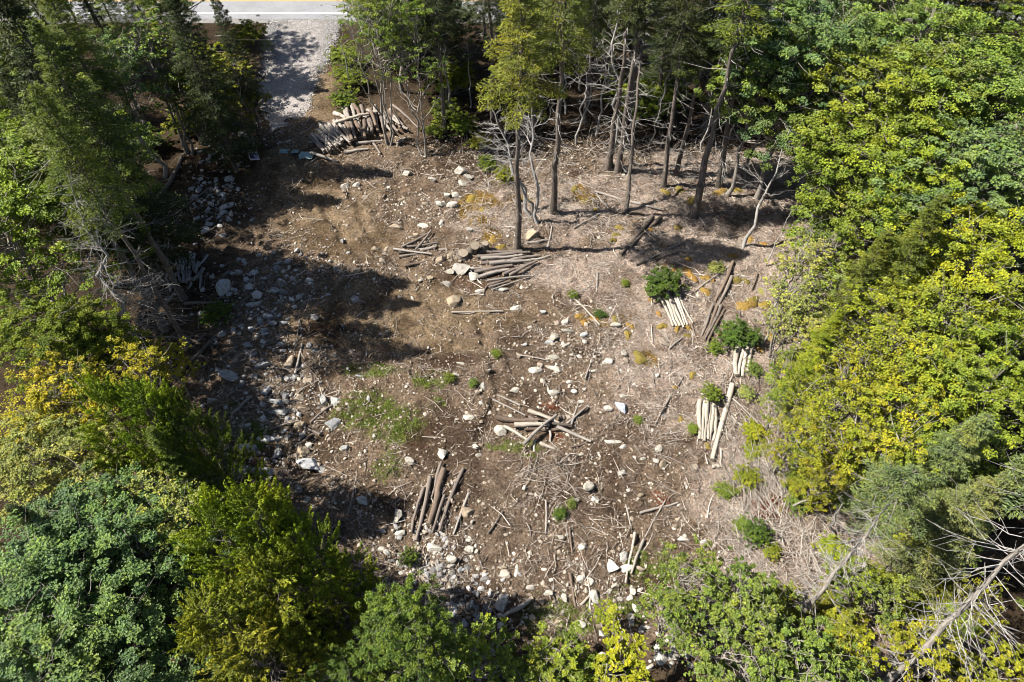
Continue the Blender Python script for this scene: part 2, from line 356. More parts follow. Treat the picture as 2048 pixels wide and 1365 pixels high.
# ------------------------------------------------------------------ tree builders
def curve_pts(p0, p1, k, sag, rng, wob=.04):
    p0 = np.asarray(p0, float); p1 = np.asarray(p1, float); t = np.linspace(0, 1, k)[:, None]
    p = p0+(p1-p0)*t; p[:, 2] += (sag*np.sin(t*math.pi))[:, 0]
    L = np.linalg.norm(p1-p0); p[1:-1] += rng.normal(0, wob*L/3, (k-2, 3)); return p
def broadleaf(seed, h=10., cr=2.9, cb=.32, K=60, nl=17000, ls=.125, twigs=3, clump=.30, stems=1, open_=0.0):
    rng = np.random.default_rng(seed); tr = MB(); lf = MB()
    zc = (cb+1)/2*h; rz = (1-cb)/2*h
    tops = []
    for s in range(stems):
        a = rng.uniform(0, 6.28); off = 0 if stems == 1 else rng.uniform(.2, .6)*cr
        b0 = np.array([math.cos(a), math.sin(a), 0])*(0 if stems == 1 else .12)
        top = np.array([math.cos(a)*off+rng.normal(0, .15), math.sin(a)*off+rng.normal(0, .15), h*.86])
        p = curve_pts(b0+np.array([0, 0, -.25]), top, 9, 0, rng, .05); r = np.linspace(.0135*h/(stems**.4), .02, 9); r[0] *= 1.4
        tube(tr, p, r, 8 if stems == 1 else 6, rng=rng, wob=.06); tops.append(p)
    dn = rng.uniform(0, 1, (8, 5))
    for k in range(K):
        u = rng.normal(0, 1, 3); u /= np.linalg.norm(u)
        if u[2] < -.55: u[2] *= -1
        az = (math.atan2(u[1], u[0])+math.pi)/(2*math.pi)*8
        bumpf = .72+.5*dn[int(az) % 8, int((u[2]+1)*2.49)]
        rad = rng.uniform(.35, 1)**.45*bumpf
        c = np.array([u[0]*cr*rad, u[1]*cr*rad, zc+u[2]*rz*rad])
        p = tops[k % stems]; hd = math.hypot(c[0], c[1]); z0 = np.clip(c[2]-.75*hd-.3, cb*h*.75, h*.8)
        q = np.array([np.interp(z0, p[:, 2], p[:, i]) for i in range(3)])
        bp = curve_pts(q, c, 6, -.08*hd, rng, .09); tube(tr, bp, np.linspace(.012+.011*np.linalg.norm(c-q), .008, 6), 4)
        rc = clump*cr*rng.uniform(.7, 1.25); n = int(nl/K*rng.uniform(.7, 1.3))
        if open_ and rng.random() < open_: n = n//4
        for t in range(twigs):
            e = c+rng.normal(0, 1, 3)*np.array([.8, .8, .35])*rc
            tube(tr, curve_pts(bp[3+t % 3], e, 4, 0, rng, .1), np.linspace(.012, .005, 4), 3)
        d = rng.normal(0, 1, (n, 3)); d = unit(d)*(rng.uniform(0, 1, (n, 1))**.45)
        # sub-sprays give uneven outline
        ns = 7; sp = rng.normal(0, .66, (ns, 3))*np.array([1, 1, .45]); wch = rng.integers(0, ns, n)
        pos = c+(sp[wch]+d*np.array([.30, .30, .12]))*rc
        nr = np.array([0, 0, 1.])+rng.normal(0, .42, (n, 3))+unit(pos-np.array([0, 0, zc]))*.35
        dr = unit(pos-c)+rng.normal(0, .5, (n, 3)); dr[:, 2] -= .15
        lnv = ls*rng.uniform(.65, 1.3, n); cv = rng.normal(0, .12)
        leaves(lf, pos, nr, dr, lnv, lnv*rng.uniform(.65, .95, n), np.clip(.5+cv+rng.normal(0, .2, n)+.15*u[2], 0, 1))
    return tr.mesh('trunk', [M_BARKL]), lf.mesh('crown', [M_LEAF], False), h
def spruce(seed, h=14., cr=2.3, cb=.2, dens=120, step=.36, dead=30, deadlen=1.3, gap=0.0, nb=5.6, bark=None):
    rng = np.random.default_rng(seed); tr = MB(); lf = MB(); dd = MB()
    p = curve_pts((0, 0, -.25), (rng.normal(0, .12), rng.normal(0, .12), h), 12, 0, rng, .012); r = np.linspace(.0105*h+.02, .015, 12); r[0] *= 1.3
    tube(tr, p, r, 9, rng=rng, wob=.05)
    z = cb*h
    while z < h*.985:
        f = (z-cb*h)/(h*(1-cb)); L0 = cr*((1-f)**(.78 if cb < .4 else 1.05))*(.55+.45*min(1, f*6+.25))+.12
        q = np.array([np.interp(z, p[:, 2], p[:, i]) for i in range(3)])
        n = max(3, int(nb+rng.uniform(-1, 1))); a0 = rng.uniform(0, 6.28)
        for b in range(n):
            if rng.random() < gap: continue
            L = L0*rng.uniform(.62, 1.15); a = a0+b*6.283/n+rng.normal(0, .18); el = math.radians(-18+55*f+rng.normal(0, 6))
            dv = np.array([math.cos(a)*math.cos(el), math.sin(a)*math.cos(el), math.sin(el)]); e = q+dv*L+np.array([0, 0, -.10*L])
            bp = curve_pts(q, e, 5, .06*L, rng, .03); tube(tr, bp, np.linspace(.008+.010*L, .004, 5), 3)
            m = int(dens*L+8); t = rng.uniform(.12, 1.0, m)**.85; s = rng.choice((-1, 1), m)
            hw = np.minimum(.36*L*(1-t)**.55+.07, .62); u = rng.uniform(0, 1, m)**.8
            sd = np.array([-math.sin(a), math.cos(a), 0]); od = np.array([math.cos(a), math.sin(a), 0])
            bx = np.stack([np.interp(t, np.linspace(0, 1, 5), bp[:, i]) for i in range(3)], 1)
            w_ = (u*hw)[:, None]
            pos = bx+sd*s[:, None]*w_+od*w_*.55+np.array([0, 0, -.22])*w_+rng.normal(0, .035, (m, 3))
            dr = sd*s[:, None]*(.25+u[:, None])+od*.8+rng.normal(0, .22, (m, 3)); dr[:, 2] += rng.normal(.05, .25, m)
            nr = np.array([0, 0, 1.])+rng.normal(0, .45, (m, 3))
            ln = rng.uniform(.09, .18, m)
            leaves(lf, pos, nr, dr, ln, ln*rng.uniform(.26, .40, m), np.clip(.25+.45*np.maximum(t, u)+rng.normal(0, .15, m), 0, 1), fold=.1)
        z += step*rng.uniform(.8, 1.2)*(1-.35*f)
    for k in range(dead):
        zt = rng.uniform(.06, min(.97, max(cb, .25)+.1))*h; a = rng.uniform(0, 6.28); L = deadlen*rng.uniform(.35, 1.2)
        q = np.array([np.interp(zt, p[:, 2], p[:, i]) for i in range(3)])
        e = q+np.array([math.cos(a)*L, math.sin(a)*L, rng.uniform(-.35, .1)*L]); bp = curve_pts(q, e, 5, -.05*L, rng, .06)
        tube(dd, bp, np.linspace(.016, .004, 5), 4)
        for _ in range(3):
            i = rng.integers(1, 4); e2 = bp[i]+unit((e-q)+rng.normal(0, .6*L, 3))*L*.4; tube(dd, curve_pts(bp[i], e2, 3, 0, rng, .06), np.linspace(.01, .004, 3), 3)
    return tr.mesh('trunk', [bark or M_BARK]), lf.mesh('crown', [M_NEEDLE], False), h, (dd.mesh('dead_branches', [M_DEAD]) if dead else None)
def plume(seed, h=8., cr=2.6, K=95, npl=260):
    rng = np.random.default_rng(seed); tr = MB(); lf = MB()
    p = curve_pts((0, 0, -.25), (rng.normal(0, .1), rng.normal(0, .1), h*.85), 8, 0, rng, .03); tube(tr, p, np.linspace(.012*h, .02, 8), 7, rng=rng, wob=.06)
    for k in range(K):
        f = rng.uniform(.12, .97); a = rng.uniform(0, 6.28); rad = cr*(1-f**1.8)**.75*rng.uniform(.35, 1.08)+.05
        c = np.array([math.cos(a)*rad, math.sin(a)*rad, f*h-.25*rad]); z0 = max(.1, c[2]-.35*rad)
        q = np.array([np.interp(z0, p[:, 2], p[:, i]) for i in range(3)]); bp = curve_pts(q, c, 5, -.06*rad, rng, .05); tube(tr, bp, np.linspace(.012+.008*rad, .006, 5), 4)
        od = np.array([math.cos(a), math.sin(a), 0]); ns = rng.integers(3, 6)
        for s in range(ns):
            ax = unit(od*rng.uniform(.1, .9)+np.array([0, 0, 1.])*rng.uniform(.5, 1.1)+rng.normal(0, .3, 3)); L = rng.uniform(.5, 1.0)*cr*.32
            b0 = c+rng.normal(0, .16, 3)*cr*.45; n = npl//ns; t = rng.uniform(0, 1, n); w_ = (.24*(1-t)+.035)*L*rng.uniform(.3, 1, n)
            rd = unit(np.cross(ax, rng.normal(0, 1, (n, 3)))); pos = b0+ax*(t*L)[:, None]+rd*w_[:, None]
            dr = ax*.9+rd*.8+rng.normal(0, .15, (n, 3)); ln = rng.uniform(.08, .16, n)
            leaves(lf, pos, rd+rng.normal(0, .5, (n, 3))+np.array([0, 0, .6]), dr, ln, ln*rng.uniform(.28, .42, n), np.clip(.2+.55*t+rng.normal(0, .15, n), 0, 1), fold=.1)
    return tr.mesh('trunk', [M_BARK]), lf.mesh('crown', [M_NEEDLE], False), h
def bare(seed, h=9., spread=.5, n1=14, conif=False, up=.5):
    rng = np.random.default_rng(seed); tr = MB(); br = MB()
    p = curve_pts((0, 0, -.25), (rng.normal(0, .3), rng.normal(0, .3), h), 10, 0, rng, .05); tube(tr, p, np.linspace(.012*h+.015, .015, 10), 7, rng=rng, wob=.07)
    def sub(q, d, L, r, lev):
        e = q+d*L; bp = curve_pts(q, e, 5, .06*L*rng.uniform(-1, 1), rng, .045 if conif else .13); tube(br, bp, np.linspace(r, r*.35, 5), 4 if lev else 5)
        if lev < 2:
            for _ in range(rng.integers(5, 9) if conif else rng.integers(3, 6)):
                i = rng.integers(1, 5); nd = unit(d+rng.normal(0, .5, 3)+np.array([0, 0, .1])); sub(bp[i], nd, L*rng.uniform(.35, .6), r*.5, lev+1)
    for k in range(n1):
        f = rng.uniform(.18, .98) if conif else rng.uniform(.45, .98); q = np.array([np.interp(f*h, p[:, 2], p[:, i]) for i in range(3)])
        a = rng.uniform(0, 6.28); el = rng.uniform(-.25, .25) if conif else rng.uniform(.1, 1.0)*up*2
        d = unit(np.array([math.cos(a), math.sin(a), el])); L = spread*h*(1-f*.75)*rng.uniform(.5, 1.1); sub(q, d, L, (.007+.006*L) if conif else (.010+.010*L), 1 if conif else 0)
    return tr.mesh('trunk', [M_DEAD]), None, h, br.mesh('branches', [M_DEAD])

VAR = {
 'maple': [broadleaf(100+i, 10, 2.9+.25*(i % 3), .30+.04*(i % 2), 66, 27000, .108) for i in range(6)],
 'open': [broadleaf(140+i, 9, 2.6, .25, 46, 9500, .115, open_=.35, stems=1+i % 3) for i in range(4)],
 'wisp': [broadleaf(220+i, 7, 1.5, .22, 40, 3400, .105, stems=3+i % 3, open_=.3) for i in range(4)],
 'scrub': [broadleaf(230+i, 4.5, 1.7, .15, 44, 6500, .115, stems=3, open_=.25, clump=.26) for i in range(4)],
 'multi': [broadleaf(160, 11, 2.9, .38, 60, 11000, .11, stems=6, open_=.35)],
 'sapling': [broadleaf(180+i, 5, 1.15, .25, 26, 3200, .11, clump=.36) for i in range(4)],
 'bush': [broadleaf(200+i, 1.1, .75, .05, 34, 8000, .066, twigs=1, clump=.44) for i in range(3)],
 'spruce': [spruce(300+i, 14, 2.35+.2*(i % 3), .14+.05*(i % 2), dead=16) for i in range(5)],
 'fir': [plume(330+i) for i in range(3)],
 'high': [spruce(360+i, 16, 2.4, .60, dead=30, deadlen=1.4) for i in range(2)],
 'tall': [spruce(350+i, 18, 2.5, .52, dead=46, deadlen=1.6) for i in range(4)],
 'thin': [spruce(370+i, 14, 1.3, .72, dens=110, dead=40, deadlen=1.5, gap=.25) for i in range(3)],
 'leaner': [spruce(390+i, 11, 1.9, .86, dens=150, step=.2, dead=120, deadlen=1.7, bark=M_BARKL) for i in range(2)],
 'snag': [bare(400+i, 9, .32, 16) for i in range(3)],
 'deadconifer': [bare(420+i, 11, .24, 120, True) for i in range(2)],
 'spindle': [bare(440+i, 7, .10, 9) for i in range(3)],
}
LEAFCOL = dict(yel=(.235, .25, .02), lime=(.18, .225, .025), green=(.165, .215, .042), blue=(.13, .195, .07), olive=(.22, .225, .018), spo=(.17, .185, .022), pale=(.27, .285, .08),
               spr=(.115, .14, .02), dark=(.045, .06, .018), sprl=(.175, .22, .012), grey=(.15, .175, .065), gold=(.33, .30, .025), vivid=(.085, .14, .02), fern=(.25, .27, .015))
NAMES = dict(maple='broadleaf_tree', open='broadleaf_tree', wisp='broadleaf_tree', scrub='scrub_tree', multi='broadleaf_tree', sapling='sapling', bush='bush', spruce='spruce_tree', fir='fir_tree', tall='spruce_tree', thin='spruce_tree', high='spruce_tree', leaner='spruce_tree',
             snag='dead_tree', deadconifer='dead_tree', spindle='bare_sapling')
CATS = dict(maple='tree', open='tree', wisp='tree', scrub='tree', multi='tree', sapling='sapling', bush='bush', spruce='tree', fir='tree', tall='tree', thin='tree', high='tree', leaner='tree', snag='dead tree', deadconifer='dead tree', spindle='sapling')
cnt = {}
def tree(kind, x, y, h, wf, col, label, group=None, lean=(0, 0), tint=None):
    i = cnt.get(kind, 0); cnt[kind] = i+1
    v = VAR[kind][i % len(VAR[kind])]; s = h/v[2]
    o = ob(NAMES[kind], None, loc=(x, y, hz(x, y)), rot=(lean[0], lean[1], random.uniform(0, 6.28)), scl=(s*wf, s*wf, s), label=label, category=CATS[kind])
    if group: o['group'] = group
    if lean != (0, 0): o.rotation_euler = (Euler((lean[0], lean[1], 0)).to_matrix() @ Euler((0, 0, random.uniform(0, 6.28))).to_matrix()).to_euler()
    ob('trunk', v[0], o)
    if v[1]:
        c = LEAFCOL[col] if col in LEAFCOL else (.1, .14, .03)
        jx = random.uniform(.9, 1.1); jr = random.uniform(.92, 1.08)
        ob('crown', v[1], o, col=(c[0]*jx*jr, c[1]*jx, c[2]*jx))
    if len(v) > 3 and v[3]: ob('branches' if kind in ('snag', 'deadconifer', 'spindle') else 'dead_branches', v[3], o)
    return o
def ttop(kind, px, py, h, wf, col, label, group=None):       # placed from where the top stands
    x, y = Gz(px, py, h); return tree(kind, x, y, h, wf, col, label, group)
def tbase(kind, px, py, h, wf, col, label, group=None, to=None):   # placed from where the foot stands; to = photo pixel of a point at height th
    p = G(px, py); lean = (0, 0)
    if to is not None:
        q = Gz(to[0], to[1], to[2]); dx, dy = (q[0]-p.x)/to[2], (q[1]-p.y)/to[2]; lean = (-math.atan(dy), math.atan(dx))
    return tree(kind, p.x, p.y, h, wf, col, label, group, lean)
LAND = [('the long grey log bundle', 1010, 545), ('the small crossed log bundle', 835, 500), ('the crossed log pile', 1090, 848), ('the brown log bundle', 870, 1000), ('the slanting pale log bundle', 1350, 625), ('the six pale logs', 1412, 842),
        ('the big log heap', 720, 260), ('the shaded log stack', 375, 545), ('the bright green firs', 500, 1050), ('the left golden sapling', 320, 720), ('the green grass patch', 745, 820), ('the white slab rocks', 1240, 1130), ('the lone bright green bush', 1121, 1030),
        ('the lime saplings at the bottom', 1130, 1340), ('the two straight spruces', 1070, 450), ('the tyre ruts', 930, 690), ('the right-hand scrub', 1480, 1200), ('the yard sign', 512, 320), ('the thin pale pole', 1170, 625), ('the driveway mouth', 605, 60), ('the dark spruce pair', 1225, 335), ('the white bare dead tree', 1500, 450), ('the foot of the upper leaning spruce', 1600, 1232), ('the foot of the lower leaning trunk', 1765, 1370), ('the second round green bush', 1465, 670), ('the leaning trunk with white stubs', 1400, 380), ('the thicket left of the driveway', 410, 160)]
ORD = ['', 'second ', 'third ', 'fourth ', 'fifth ', 'sixth ', 'seventh ', 'eighth ', 'ninth ', 'tenth ', 'eleventh ', 'twelfth ', 'thirteenth ', 'fourteenth ', 'fifteenth ']
ORD += ['sixteenth ', 'seventeenth ', 'eighteenth ', 'nineteenth ', 'twentieth ']
def nth_labels(items):        # items: (px, py, noun) -> 'second nearest noun left of the landmark'
    info = []
    for px, py, noun in items:
        d = [((px-a)**2+(py-b)**2)**.5 for _, a, b in LAND]; k = int(np.argmin(d)); dx, dy = px-LAND[k][1], py-LAND[k][2]
        info.append((k, ('right of' if dx > 0 else 'left of') if abs(dx) > abs(dy) else ('below' if dy > 0 else 'above'), d[k], noun))
    lab = [None]*len(items); rank = {}
    for i in sorted(range(len(items)), key=lambda i: info[i][2]):
        k, sec, _, noun = info[i]; n = rank.get((k, sec, noun), 0); rank[(k, sec, noun)] = n+1
        lab[i] = '%snearest %s %s %s' % (ORD[min(n, 19)], noun, sec, LAND[k][0])
    return lab

# ------------------------------------------------------------------ trees: left side
ttop('spruce', -30, -60, 18, 1.1, 'dark', 'dark spruce cut off by the top left corner of the photo')
ttop('open', 175, 40, 11, 1.0, 'blue', 'blue-green leafy tree rising behind the tall left spruce')
ttop('wisp', 255, 35, 10, 1.3, 'green', 'dull green leafy tree at the top edge, right of the blue-green one')
ttop('wisp', 315, 50, 9, 1.2, 'olive', 'loose olive-leafed tree above the dark gap, upper left')
ttop('wisp', 385, 85, 8, 1.2, 'olive', 'thin olive tree left of the gravel driveway, farther from it')
ttop('wisp', 440, 110, 7, 1.2, 'olive', 'thin olive tree close to the left edge of the driveway')
ttop('sapling', 350, 140, 6, 1.2, 'green', 'slender sapling in the thicket left of the driveway, leftmost')
ttop('sapling', 410, 150, 6, 1.2, 'olive', 'slender sapling in the thicket left of the driveway, middle')
ttop('sapling', 452, 125, 3.6, 1.2, 'green', 'slender sapling in the thicket left of the driveway, nearest the gravel')
ttop('sapling', 532, 82, 1.4, 1.6, 'olive', 'low bushy sapling on the bank where the driveway meets the shoulder')
ttop('spruce', 425, -30, 11, .75, 'dark', 'dark narrow spruce by the road, left of the driveway mouth')
ttop('spruce', 330, -40, 13, .9, 'dark', 'dark spruce at the top edge behind the olive thicket')
ttop('maple', 20, 235, 11.5, 1.1, 'lime', 'bright lime maple at the left edge below the tall spruce')
ttop('maple', 55, 330, 9, .8, 'lime', 'lime maple left of the grey dead conifer, touching its branches')
ttop('maple', -60, 380, 11, 1.1, 'lime', 'lime maple half outside the left edge of the photo')
tbase('deadconifer', 300, 738, 13, .9, None, 'grey dead conifer full of bare twigs, left of the shaded log stack', to=(125, 365, 12.6))
tbase('high', 378, 695, 16.5, .8, 'spr', 'tall spruce with long bare dark trunk at the left edge of the clearing')
tbase('thin', 330, 660, 15, 1.2, 'spr', 'spruce with bare dark trunk just left of the tallest bare trunk on the left')
tbase('spindle', 340, 585, 5.5, .9, None, 'thin grey dead pole standing left of the shaded log stack', to=(334, 430, 5.0))
ttop('maple', 40, 600, 9, .95, 'lime', 'lime maple at the left edge, level with the shaded log stack')
ttop('maple', 130, 625, 8, .8, 'lime', 'lime maple directly below the grey dead conifer')
ttop('open', 215, 690, 7.5, .85, 'gold', 'golden-leafed tree at the left, below the lime maples')
ttop('open', 90, 740, 8.0, 1.0, 'gold', 'golden-leafed tree near the left edge')
ttop('open', 20, 790, 8.0, .9, 'gold', 'golden-leafed tree at the very left edge')
ttop('sapling', 318, 697, 4.0, 1.1, 'gold', 'small golden sapling standing alone in shade at the left')
ttop('fir', 175, 775, 10, .7, 'sprl', 'green fir below the golden trees, leftmost of three')
ttop('fir', 265, 775, 10, .7, 'sprl', 'green fir below the golden trees, middle of three')
ttop('fir', 335, 800, 9, .65, 'spr', 'green fir nearest the boulders at the left edge of the clearing')
ttop('spruce', 300, 850, 9, .9, 'spr', 'olive spruce with grey twigs showing, between the firs and the dark fir')
ttop('spruce', 385, 890, 6, .65, 'spr', 'small olive spruce beside the left boulder pile')
ttop('maple', 60, 880, 7.5, 1.1, 'pale', 'pale green airy tree at the left edge, below the golden trees')
ttop('open', 150, 900, 7.5, 1.1, 'pale', 'pale green airy tree right of its twin, lower left')
ttop('open', 270, 985, 8, 1.0, 'pale', 'pale yellowish scrub tree above the big blue-green maple')
ttop('spruce', 20, 1010, 9, .8, 'dark', 'dark spruce at the left edge above the blue-green maples')
ttop('maple', 130, 1075, 8, 1.25, 'blue', 'blue-green maple, uppermost of those in the lower left corner')
ttop('maple', 255, 1075, 7.5, 1.15, 'blue', 'blue-green maple left of the bright green fir')
ttop('maple', 30, 1180, 8.5, 1.2, 'blue', 'blue-green maple at the left edge near the bottom')
ttop('maple', 160, 1255, 7.5, 1.2, 'blue', 'blue-green maple in the lower left, left of the olive fir')
ttop('maple', 20, 1370, 8, 1.2, 'blue', 'blue-green maple cut off by the bottom left corner')
ttop('maple', 265, 1385, 6.5, 1.1, 'blue', 'dark blue-green maple at the bottom edge, left of the olive fir')
for q in [(395, 1035, 8.5), (470, 1010, 9.5), (545, 1040, 8.5)]: pass
ttop('fir', 400, 1020, 10.5, .66, 'sprl', 'bright green fir below the left boulders, left plume')
ttop('fir', 490, 995, 11, .68, 'sprl', 'bright green fir below the left boulders, tallest plume')
ttop('fir', 570, 1050, 9.5, .66, 'sprl', 'bright green fir below the left boulders, right plume')
ttop('fir', 525, 1145, 9, .85, 'olive', 'olive-yellow fir at the bottom, directly below the bright green firs')
ttop('fir', 400, 1205, 9, .85, 'olive', 'olive-yellow fir at the bottom, left of the tallest olive one')
ttop('fir', 480, 1290, 8.5, .9, 'olive', 'olive-yellow fir at the bottom edge, lowest of the three')
ttop('spruce', 585, 1215, 6, .8, 'dark', 'dark shaded spruce right of the olive firs at the bottom')
ttop('maple', 800, 1235, 8.5, .62, 'green', 'fresh green maple at the bottom edge, tallest left of the shaded rocks')
ttop('sapling', 880, 1275, 4.5, 1.4, 'green', 'green sapling right of the fresh green maple at the bottom')
ttop('maple', 690, 1345, 6.5, .65, 'green', 'fresh green maple at the bottom edge, lowest')
ttop('sapling', 955, 1320, 4.5, 1.5, 'lime', 'lime sapling at the bottom edge below the shaded boulder')
ttop('sapling', 1080, 1345, 3.6, 1.4, 'lime', 'lime sapling at the bottom edge, left of the widest lime clump')
ttop('sapling', 1140, 1318, 3.8, 1.6, 'lime', 'lime sapling at the bottom edge, middle of the lime clump')
ttop('sapling', 1230, 1320, 4.0, 1.5, 'fern', 'yellow-lime sapling at the bottom edge, right of the lime clump')
ttop('sapling', 1215, 1215, 2.0, 1.1, 'fern', 'small yellow-green seedling below the white slab rocks')
# spruces added out of the frame on the left, for the shade they cast
for k, (x, y, h) in enumerate([(-38, 46, 15), (-36, 52, 15), (-44, 38, 14), (-42, 30, 12), (-31, 35, 17.5), (-33, 39, 18), (-30, 42, 18), (-28, 45.5, 17)]):
    tree('spruce' if k < 4 else 'high', x, y, h, 1.1, 'spr', 'spruce added for its shade outside the left edge of the photo', 'shade spruces added outside the left edge')
# trees whose shade crosses the clearing
def tshade(kind, px, py, h, wf, col, label):
    x, y = Gz(px, py); k = h/math.tan(SUN_EL); tree(kind, x-sdir.x/math.cos(SUN_EL)*-1*0-k, y, h, wf, col, label)
tshade('tall', 690, 400, 15.5, 1.0, 'spr', 'spruce in the dark wood left of the rubble heap, bare lower trunk')
tshade('tall', 845, 600, 16.8, 1.0, 'spr', 'tall olive spruce whose pointed crown fills the upper left')
tshade('tall', 655, 175, 11.5, 1.25, 'spr', 'spruce in the thicket shading the upper driveway')
tshade('tall', 560, 258, 12, .8, 'dark', 'spruce in the thicket shading the lower driveway')
ttop('maple', 15, 60, 12, 1.0, 'green', 'dull green tree at the left edge under the corner spruce')
ttop('spruce', 5, 130, 13, 1.0, 'dark', 'dark spruce at the left edge above the lime maple')

# ------------------------------------------------------------------ trees: top wood
tbase('high', 1035, 497, 17.5, 1.05, 'spo', 'straight spruce beside the long log bundle, foot at its right end')
tbase('tall', 1106, 425, 21, .9, 'spr', 'tallest straight grey spruce trunk in the middle, behind the log bundle')
tbase('snag', 1076, 448, 9, 1.1, None, 'pale forked dead tree between the two straight spruces', to=(1042, 210, 8.0))
tbase('snag', 1062, 430, 8, 1.4, None, 'dead tree reaching far left with white limbs behind the straight spruce', to=(975, 215, 7.0))
tbase('snag', 1078, 440, 7, 1.2, None, 'low dead tree spraying white twigs left of the straight spruce', to=(1000, 300, 5.5))
tbase('thin', 1216, 338, 15, 1.3, 'dark', 'dark spruce trunk with pale dead limbs, left one of a pair')
tbase('thin', 1236, 342, 16, 1.2, 'dark', 'dark spruce trunk with pale dead limbs, right one of a pair')
tbase('snag', 1225, 330, 11, 1.3, None, 'grey dead tree with long arching limbs behind the spruce pair')
tbase('thin', 1250, 425, 15, .8, 'grey', 'slim pale leaning trunk with a leafy shoot near its foot', to=(1285, 100, 9.0))
tbase('tall', 1326, 372, 18, .9, 'dark', 'spruce trunk right of the slim pale leaning trunk', to=(1362, 100, 9.5))
tbase('tall', 1352, 350, 17, .9, 'dark', 'darker spruce trunk standing just behind its neighbour at the shaded litter')
tbase('thin', 1386, 432, 17, 1.3, 'spr', 'long leaning spruce trunk with white dead stubs, top at the frame edge', to=(1474, 70, 12.0))
tbase('thin', 1438, 372, 15, 1.3, 'dark', 'dark spruce trunk right of the leaning trunk with white stubs', to=(1480, 120, 9.5))
tbase('snag', 1486, 496, 8.5, 1.1, None, 'white bare dead tree with a wide twiggy head at the shade edge', to=(1556, 305, 6.3))
tbase('spindle', 1531, 531, 4.2, .8, None, 'short pale leaning dead stem right of the white dead tree', to=(1575, 432, 3.6))
tbase('spindle', 1521, 690, 8.5, .55, None, 'long thin leaning bare pole right of the second green bush', to=(1615, 455, 8.0))
tbase('spindle', 1604, 745, 7.5, .9, None, 'bare leaning sapling at the edge of the right scrub', to=(1690, 560, 6.0))
tbase('multi', 778, 290, 11.5, .95, 'lime', 'many-stemmed leafy tree rising out of the big log heap', to=(752, 60, 8.0))
tbase('open', 848, 312, 11, .75, 'green', 'single slim leafy tree right of the big log heap', to=(818, 90, 7.5))
ttop('maple', 1560, 40, 12, 1.0, 'green', 'dull green tree at the top edge, right of the dark gap')
ttop('maple', 1650, 10, 13, 1.0, 'blue', 'dark green tree at the top edge behind the large lime maple')
ttop('maple', 1580, 60, 10, .8, 'dark', 'green tree above the dark gap, left of the large lime maple')
rs = random.Random(5)
for k, (x, y) in enumerate([(-5, 44.5), (-1.5, 46.5), (1.5, 43.8), (5.5, 45.5), (8.5, 44), (11, 47), (14.5, 45), (18, 46.5), (21.5, 44.5), (25, 46.5)]):
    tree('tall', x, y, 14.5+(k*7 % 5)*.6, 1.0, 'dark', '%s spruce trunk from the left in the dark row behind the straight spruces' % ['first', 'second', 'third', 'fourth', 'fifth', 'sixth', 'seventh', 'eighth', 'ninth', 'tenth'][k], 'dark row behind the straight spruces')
dark = 0
for Yr, xs, h0 in ((49, range(-9, 30, 5), 10), (53, range(-9, 46, 4), 11.5), (57, range(-10, 50, 4), 12)):
    for x in xs:
        xx_, yy_ = x+rs.uniform(-1.2, 1.2), Yr+rs.uniform(-1.4, 1.4)
        if abs(drive_dist(xx_, yy_)) < 1.5 or (-20 < xx_ < -10.5+max(0, (56-yy_)*.1) and yy_ > 40): continue
        kd = 'spruce' if rs.random() < .72 else 'maple'
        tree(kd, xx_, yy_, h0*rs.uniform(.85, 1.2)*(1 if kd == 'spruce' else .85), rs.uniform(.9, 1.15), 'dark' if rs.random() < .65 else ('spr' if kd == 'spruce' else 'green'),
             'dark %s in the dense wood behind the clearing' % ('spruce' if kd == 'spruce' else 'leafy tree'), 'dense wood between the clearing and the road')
for x in range(-36, -15, 5):
    for y in (50, 57):
        xx_, yy_ = x+rs.uniform(-1.2, 1.2), y+rs.uniform(-1, 1)
        if drive_dist(xx_, yy_) < 1.7 or xx_ > -21: continue
        tree('spruce' if rs.random() < .5 else 'maple', xx_, yy_, rs.uniform(8, 11), 1.0, rs.choice(('dark', 'spr', 'green')), 'tree in the shaded wood left of the driveway', 'shaded wood left of the driveway')
# thin pale stems in the shade behind
stems = [(1150, 290), (1175, 250), (1195, 275), (1265, 260), (1300, 300), (1312, 250), (1400, 300), (1420, 260), (1455, 290), (1500, 260), (1540, 300), (1590, 240), (1560, 220), (1620, 260), (905, 240), (940, 215), (880, 190), (1130, 230), (1045, 240), (1010, 220),
         (700, 190), (730, 170), (390, 230), (410, 215), (430, 225), (375, 200), (350, 240), (455, 200), (330, 190), (360, 260)]
for (px, py), lab in zip(stems, nth_labels([(a, b, 'thin bare stem in shade') for a, b in stems])):
    tbase('spindle' if rs.random() < .7 else 'snag', px+rs.uniform(-4, 4), py+rs.uniform(-4, 4), rs.uniform(5, 8), rs.uniform(.7, 1.1), None, lab, 'bare stems in the shade of the top wood')
# undergrowth along the top
SHR = [(690, 135, 1.6, 'lime'), (705, 175, 1.4, 'lime'), (690, 215, 1.1, 'lime'), (905, 190, 2.2, 'olive'), (890, 240, 1.4, 'lime'), (925, 265, 1.2, 'lime'), (870, 275, .9, 'lime'), (1265, 220, 2.4, 'lime'), (1300, 235, 2.0, 'lime'),
                      (960, 300, 1.0, 'olive'), (1330, 200, 2.2, 'green'), (500, 90, 1.6, 'olive'), (470, 150, 1.6, 'olive'), (440, 190, 1.6, 'green'), (420, 245, 1.5, 'olive'), (300, 300, 1.6, 'green'), (380, 260, 1.5, 'olive'), (1010, 360, .8, 'olive'), (975, 335, .8, 'lime')]
for (px, py, s, c), lab in zip(SHR, nth_labels([(q[0], q[1], 'low %s shrub' % {'lime': 'yellow-green', 'olive': 'olive', 'green': 'green'}[q[3]]) for q in SHR])):
    p = G(px, py); tree('bush', p.x, p.y, s, 1.1, c, lab, 'low shrubs along the top wood')

